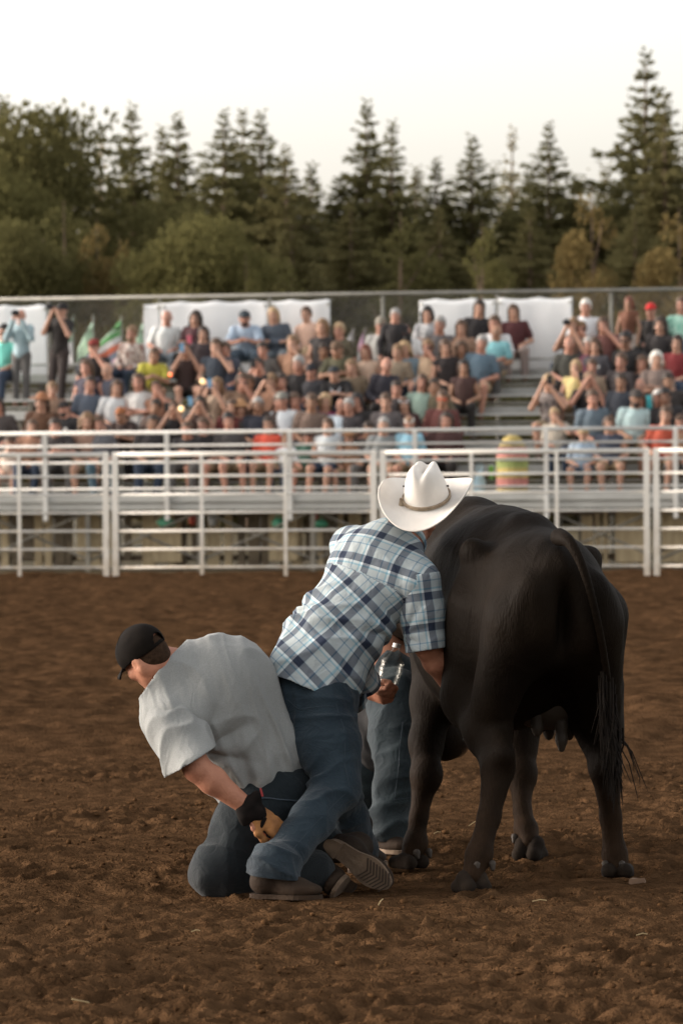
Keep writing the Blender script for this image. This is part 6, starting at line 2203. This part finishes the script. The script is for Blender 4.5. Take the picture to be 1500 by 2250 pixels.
    (1250, 733, 'phone', 'short', (120, 98, 84), TR_, JN, 0, 'short', 'lb', 'spectator filming with black camera right of the aisle', dict(extra=('camera',))),
    (1378, 634, 'stand', 'tank', (104, 66, 48), SH_, (200, 188, 176), 2, 'long', 'rd', 'girl in brown top and white shorts standing above everyone', dict(s=.80, row=6)),
    (1435, 703, 'lap', 'long', (40, 37, 36), TR_, BK, 1, 'short', 'br', 'man in black shirt and bright red cap', dict(hat='cap', hatc=(190, 42, 40))),
    (1493, 684, 'lap', 'short', (112, 172, 152), TR_, (120, 150, 180), 1, 'short', 'br', 'person in green tie dye shirt at the right edge', dict(check=(165, 200, 185))),
    (1340, 716, 'face', 'short', (110, 72, 66), TR_, JN, 1, 'long', 'br', 'woman with hands at her mouth below the standing girl', {}),
    (1380, 744, 'lap', 'short', (34, 32, 33), TR_, BK, 3, 'short', 'bk', 'broad man in black tee below the standing girl', dict(extra=('glasses',))),
    (1440, 738, 'lap', 'long', (46, 42, 42), TR_, BK, 0, 'wavy', 'db', 'woman in black with long dark hair under the red cap', {}),
    (1243, 757, 'lap', 'short', (66, 66, 60), TR_, BK, 1, None, 'gy', 'bald man in dark tee beside the aisle on the right', {}),
    (1257, 800, 'face', 'tank', (206, 188, 130), SH_, KH, 0, 'long', 'bl', 'woman in pale yellow top with hand at her mouth', {}),
    (1315, 783, 'lap', 'short', (82, 80, 84), TR_, JN, 0, 'wavy', 'br', 'woman with long brown hair and grey tee with white badge', dict(extra=('badge',))),
    (1290, 755, 'lap', 'short', (108, 62, 78), TR_, JN, 1, 'short', 'gy', 'person in plum top and grey hair behind the grey tee', {}),
    (1475, 763, 'lap', 'tank', (122, 44, 46), TR_, JN, 0, 'long', 'db', 'woman in dark red tank top near the right edge', {}),
    (1400, 832, 'lap', 'short', (72, 172, 178), TR_, JN, 1, None, 'gy', 'bald man in bright teal tee on the right', {}),
    (1212, 852, 'phone', 'tank', (62, 56, 56), SH_, KH, 0, 'short', 'bl', 'woman in black floral top filming beside the aisle', dict(extra=('phone',), check=(150, 140, 135))),
    (1280, 845, 'phone', 'short', (34, 31, 32), TR_, BK, 1, 'short', 'db', 'person in black tee and tan cap filming behind the blue grey tee', dict(hat='cap', hatc=(120, 98, 78), extra=('phone',))),
    (1307, 874, 'lap', 'short', (92, 106, 116), TR_, JN, 1, 'short', 'br', 'man in slate tee two rows above the railing on the right', {}),
    (1277, 932, 'lap', 'short', (170, 184, 194), SH_, (80, 96, 112), 0, 'short', 'bl', 'boy in pale check shirt and tan cap in the front row', dict(s=.84, hat='cap', hatc=(170, 145, 105), check=(120, 140, 160), row=0)),
    (1382, 903, 'lap', 'short', (176, 200, 200), SH_, KH, 2, 'short', 'bk', 'man in pale mint shirt and dark cap leaning on the railing', dict(hat='cap', hatc=(60, 54, 50), extra=('beard',))),
    (1445, 920, 'lap', 'short', (168, 76, 56), SH_, KH, 0, 'short', 'br', 'woman in rust red top in the front row at right', {}),
    (1456, 868, 'lap', 'short', (120, 112, 106), TR_, BK, 1, 'long', 'wh', 'white haired woman in taupe top above the rust red top', {}),
    (1480, 835, 'lap', 'short', (52, 46, 44), TR_, BK, 2, 'short', 'db', 'tanned man in dark tee at the right edge', {}),
    (1395, 874, 'lap', 'tank', (150, 110, 92), SH_, JN, 1, 'long', 'br', 'girl with brown hair in front of the bright teal tee', {}),
    (540, 842, 'lap', 'short', (96, 78, 68), TR_, JN, 2, 'short', 'br', 'man in brown tee below the man in pale blue shirt', {}),
    (620, 842, 'lap', 'short', (60, 56, 56), TR_, JN, 1, 'short', 'db', 'man in dark grey tee left of the pink faced man', {}),
    (780, 800, 'lap', 'short', (120, 104, 84), TR_, JN, 0, 'short', 'lb', 'person in khaki tee just left below the red haired woman', {}),
    (870, 855, 'lap', 'short', (66, 60, 60), TR_, JN, 1, 'short', 'db', 'man in charcoal tee between the navy shirt and the pale green top', {}),
    (1350, 820, 'lap', 'short', (72, 66, 66), TR_, JN, 1, 'short', 'br', 'man in dark grey tee left of the bright teal tee', {}),
    (500, 905, 'lap', 'short', (96, 44, 40), TR_, JN, 0, 'short', 'br', 'person in dark red tee left of the tan hat woman', {}),
]
PEOPLE += [
    (52, 944, 'cross', 'short', (170, 128, 104), TR_, JN, 0, 'long', 'br', 'woman in tan tee between the two small children at left', dict(row=0)),
    (124, 948, 'lean', 'short', (60, 56, 56), TR_, GR, 1, 'short', 'db', 'bent over man in dark tee right of the small child', dict(row=0)),
    (190, 944, 'lap', 'tank', (150, 120, 104), SH_, KH, 0, 'wavy', 'lb', 'long haired woman in beige tank top in the front row at left', dict(row=0)),
    (232, 938, 'lap', 'short', (96, 96, 100), TR_, (70, 92, 104), 1, 'short', 'br', 'person in grey tee in the front row under the white tops', dict(row=0)),
    (318, 940, 'lap', 'short', (52, 48, 48), TR_, JN, 2, 'short', 'db', 'tanned man in dark tee in the front row left of a railing post', dict(row=0)),
    (402, 946, 'lean', 'short', (44, 42, 44), TR_, GR, 1, 'short', 'br', 'man in black tee bent forward in the front row right of a railing post', dict(row=0)),
    (512, 944, 'lap', 'short', (70, 66, 66), SH_, KH, 1, 'short', 'bk', 'man in charcoal tee directly left of the bright orange red tee', dict(row=0)),
    (625, 950, 'lap', 'short', (206, 208, 208), TR_, JN, 0, 'long', 'lb', 'child in white tee directly right of the bright orange red tee', dict(row=0, s=.82)),
    (712, 940, 'cross', 'tank', (190, 196, 198), SH_, JN, 0, 'long', 'br', 'woman in pale grey tank top between two children in the front row', dict(row=0)),
    (800, 946, 'lap', 'short', (66, 60, 58), TR_, GR, 2, 'short', 'db', 'boy in dark tee between the tan hat and the grey haired woman', dict(row=0, s=.88)),
    (962, 938, 'lap', 'long', (70, 46, 44), TR_, BK, 1, 'long', 'db', 'woman in wine red jacket right of the sky blue tee', dict(row=0)),
    (1338, 928, 'lap', 'tank', (66, 72, 86), SH_, KH, 0, 'long', 'br', 'woman in navy tank top between the check shirt boy and the mint shirt', dict(row=0)),
    (1228, 905, 'face', 'short', (186, 176, 160), TR_, JN, 0, 'short', 'bl', 'fair child in cream tee below the woman filming in floral top', dict(s=.85)),
    (1492, 915, 'lap', 'short', (150, 120, 96), TR_, GR, 1, 'short', 'br', 'person in tan tee at the right edge beside the rust red top', {}),
    (438, 752, 'lap', 'short', (58, 48, 50), TR_, BK, 0, 'long', 'db', 'woman in dark plum tee below the maroon jacket', {}),
    (505, 762, 'lap', 'short', (70, 76, 88), TR_, JN, 1, 'short', 'br', 'man in dull blue tee below the bearded man in pale blue', {}),
    (640, 768, 'face', 'tank', (168, 130, 106), SH_, KH, 0, 'bun', 'lb', 'woman in tan tank top below the denim jacket', {}),
    (592, 770, 'lap', 'short', (92, 88, 84), TR_, JN, 1, 'short', 'db', 'man in grey brown tee below the denim jacket, further left', {}),
    (716, 790, 'lap', 'short', (58, 52, 50), TR_, JN, 2, 'short', 'db', 'man in brown black tee under the olive tee', {}),
    (866, 790, 'lap', 'short', (136, 122, 104), TR_, JN, 0, 'short', 'lb', 'boy in sand tee between the red haired woman and the denim shirt', dict(s=.92)),
    (955, 745, 'lap', 'short', (96, 92, 92), TR_, BK, 1, 'short', 'gy', 'man in mid grey tee under the woman with long black hair', {}),
    (1020, 820, 'lap', 'tank', (70, 48, 44), TR_, BK, 2, 'long', 'bk', 'dark haired woman in brown tank top below the blue grey tee', {}),
    (1418, 785, 'lap', 'short', (46, 42, 44), TR_, BK, 1, 'long', 'br', 'woman in black tee left of the dark red tank top', {}),
    (1290, 812, 'lap', 'short', (150, 130, 110), TR_, JN, 1, 'short', 'br', 'man in sand tee under the woman with grey badge tee', {}),
    (1440, 800, 'cross', 'short', (128, 112, 104), TR_, JN, 0, 'long', 'wh', 'white haired woman in taupe tee left of the tanned man in dark tee', {}),
    (1360, 862, 'lap', 'short', (58, 62, 70), TR_, JN, 2, 'short', 'db', 'tanned man in slate tee left of the girl with brown hair', {}),
    (1475, 870, 'lap', 'short', (40, 38, 40), TR_, BK, 3, 'short', 'bk', 'dark haired man in black tee at the right edge, lower rows', {}),
    (115, 862, 'lap', 'short', (146, 118, 98), TR_, JN, 0, 'short', 'lb', 'person in sand tee above the man with dark cap and goatee', {}),
    (180, 868, 'lap', 'short', (84, 92, 104), TR_, JN, 1, 'short', 'db', 'man in dull blue tee left of the girl with long brown hair', {}),
    (596, 905, 'lap', 'short', (72, 60, 56), TR_, JN, 1, 'long', 'db', 'woman in brown tee between the navy tee and the grey cap', {}),
    (678, 895, 'lap', 'short', (110, 92, 82), TR_, JN, 2, 'short', 'br', 'man in taupe tee between the white tee and the magenta top', {}),
    (770, 890, 'lap', 'short', (62, 58, 60), TR_, BK, 1, 'short', 'gy', 'grey haired man in charcoal tee left of the folded arms woman', {}),
    (850, 893, 'lap', 'short', (90, 84, 84), TR_, JN, 0, 'short', 'br', 'man in grey tee left of the white headband girl', {}),
]
for t in PEOPLE:
    spectator(*t[:11], **t[11])

# ---- belongings on the stand
def at_row(px, py, r, dn=-.30):
    a, z = hit(STA, px, py, ROW_SEAT_N(r) + dn)
    return np.array(W(STA, a, ROW_SEAT_N(r) + dn, z))


M_LIME = mat('lime_cloth', (0.34, 0.40, 0.13), rough=.8); M_YEL = mat('yellow_cloth', (0.52, 0.40, 0.13), rough=.8); M_COR = mat('coral_cloth', (0.52, 0.20, 0.17), rough=.8)
a, z = hit(STA, 1125, 1000, .15)
tote = empty('striped_tote', W(STA, a, .15, Z0), 'tall yellow, coral and lime striped bag on the walkway by the aisle', 'bag', rotz=ROTZ)
for (z0, z1, w0, w1, m) in ((0, .18, .23, .25, M_YEL), (.18, .34, .25, .255, M_COR), (.34, .50, .255, .25, M_YEL), (.50, .66, .25, .26, M_LIME), (.66, .82, .26, .235, M_COR), (.84, .98, .21, .13, M_YEL), (.98, 1.02, .13, .05, M_YEL)):
    pts = [(0, 0, z0 + .002), (0, 0, z1)]
    MB().tube(pts, [w0, w1], 18, cap=True).build('stripe', m, tote, smooth=False)
M_PBLUE = mat('pale_blue_bag', (0.42, 0.60, 0.68), rough=.7); M_WCUP = mat('white_cup', (0.72, 0.72, 0.70), rough=.5); M_GBOT = mat('green_bottle', (0.25, 0.55, 0.08), rough=.3)


def cup(px, py, r, m, label, name='cup', h=.13, rad=.04):
    p = at_row(px, py, r)
    p[2] = ROW_Z(r)
    o = empty(name, p, label, name.split('_')[-1], None)
    MB().tube([(0, 0, 0), (0, 0, h)], [rad * .8, rad], 12).build('cup_body' if name == 'cup' else 'bottle_body', m, o)
    MB().tube([(0, 0, h), (0, 0, h + .015)], [rad * 1.04, rad * .9], 12).build('lid', M_WCUP, o)


cup(1078, 905, 1, M_GBOT, 'lime green bottle by the aisle', 'drink_bottle', .22, .045)
cup(1026, 985, 0, M_WCUP, 'white cup on the walkway left of the pale blue bag')
cup(1042, 975, 0, M_WCUP, 'white cup next to the pale blue bag, nearer the aisle')
p = at_row(1052, 965, 0); p[2] = ROW_Z(0)
bag = empty('pale_blue_bag', p, 'pale blue carrier bag on the walkway by the aisle', 'bag', rotz=ROTZ)
Vx, Qx = iso([ell((0, 0, .2), (.11, .08, .2)), cone((0, 0, .36), (.04, 0, .5), .06, .02, .05)], .02)
link('bag_body', mesh_data('bag_body', Vx, Qx, True), M_PBLUE, bag)
MB().tube([(-.04, 0, .45), (-.02, 0, .56), (.05, 0, .56), (.06, 0, .45)], .01, 6).build('handle', M_PBLUE, bag)

# small lit lamps of the stalls, glimpsed between the rows
M_LAMP = mat('lit_bulb', (1, .8, .5), rough=.4, emission=(1.0, .62, .26), estr=.35)
M_LAMPR = mat('lit_red_bulb', (1, .3, .1), rough=.4, emission=(1.0, .18, .06), estr=.7)
for i, (px, py, r, m, lb) in enumerate(((445, 838, 3, M_LAMP, 'large warm lit lamp under the slate tank top'), (613, 842, 3, M_LAMP, 'warm lit lamp in the middle of the stand'), (398, 898, 1, M_LAMP, 'warm lit lamp beside the filming man'),
                                        (374, 823, 3, M_LAMPR, 'small red lit lamp under the maroon jacket'), (528, 822, 3, M_LAMPR, 'small red lit lamp right of the slate tank top'))):
    p = at_row(px, py, r, -.52)
    o = empty('lamp', p, lb, 'lamp', 'lit lamps seen among the crowd')
    Vx, Qx = iso([ell((0, 0, 0), (.045, .04, .05) if m is M_LAMP else (.03, .03, .03))], .012)
    link('bulb', mesh_data('bulb', Vx, Qx, True), m, o)
    MB().tube([(0, 0, .05), (0, 0, .10)], .022, 8).build('socket', M_STEEL, o)
    MB().tube([(0, 0, .10), (0, .06, p[2] * 0 + .16)], .006, 5).build('bracket', M_STEEL, o)

# ---- straws and chips on the dirt
M_STRAW = mat('straw', (0.42, 0.31, 0.16), (0.30, 0.21, 0.10), scale=20, rough=.8)
M_CHIP = mat('wood_chip', (0.16, 0.095, 0.055), (0.11, 0.065, 0.04), scale=20, rough=.9)


def gpt(px, py):
    d = ray(px, py)
    t = -CAM[2] / d[2]
    return CAM + d * t


STR = [(1040, 1803, .07, 1.0, 'pale straw between the cow legs'), (188, 2222, .085, -.8, 'bent straw at the lower left of the dirt'), (1185, 1990, .05, .1, 'short straw right of the hind hoof'), (960, 1830, .03, .5, 'short straw bit between front and hind hooves'),
       (430, 2052, .03, .2, 'short straw in front of the kneeling man'), (1410, 2050, .04, .15, 'short straw below the right hind hoof'), (836, 1985, .03, 1.3, 'upright straw bit right of the boot sole')]
for px, py, ln, an, lb in STR:
    c = gpt(px, py); c[2] = float(dirt_height(np.array([c[0]]), np.array([c[1]]))[0]) + .012
    v = np.array([math.cos(an), .25, math.sin(an) * .35]); v /= np.linalg.norm(v)
    o = MB().tube([-v * ln / 2, v * ln * .05 + (0, 0, .004), v * ln / 2], .0022, 5).build('straw', M_STRAW, loc=c)
    tag(o, lb, 'straw', 'straws on the dirt')
c = gpt(1400, 1945); c[2] = float(dirt_height(np.array([c[0]]), np.array([c[1]]))[0]) - .002
o = MB().add([(-.035, -.02, 0), (.03, -.024, .0), (.036, .01, 0), (-.02, .02, 0), (-.030, -.014, .022), (.024, -.018, .026), (.028, .008, .02), (-.016, .014, .024)],
             [(0, 3, 2, 1), (4, 5, 6, 7), (0, 1, 5, 4), (1, 2, 6, 5), (2, 3, 7, 6), (3, 0, 4, 7)]).build('wood_chip', M_CHIP, loc=c)
tag(o, 'flat brown chip beside the right hind hoof', 'chip')
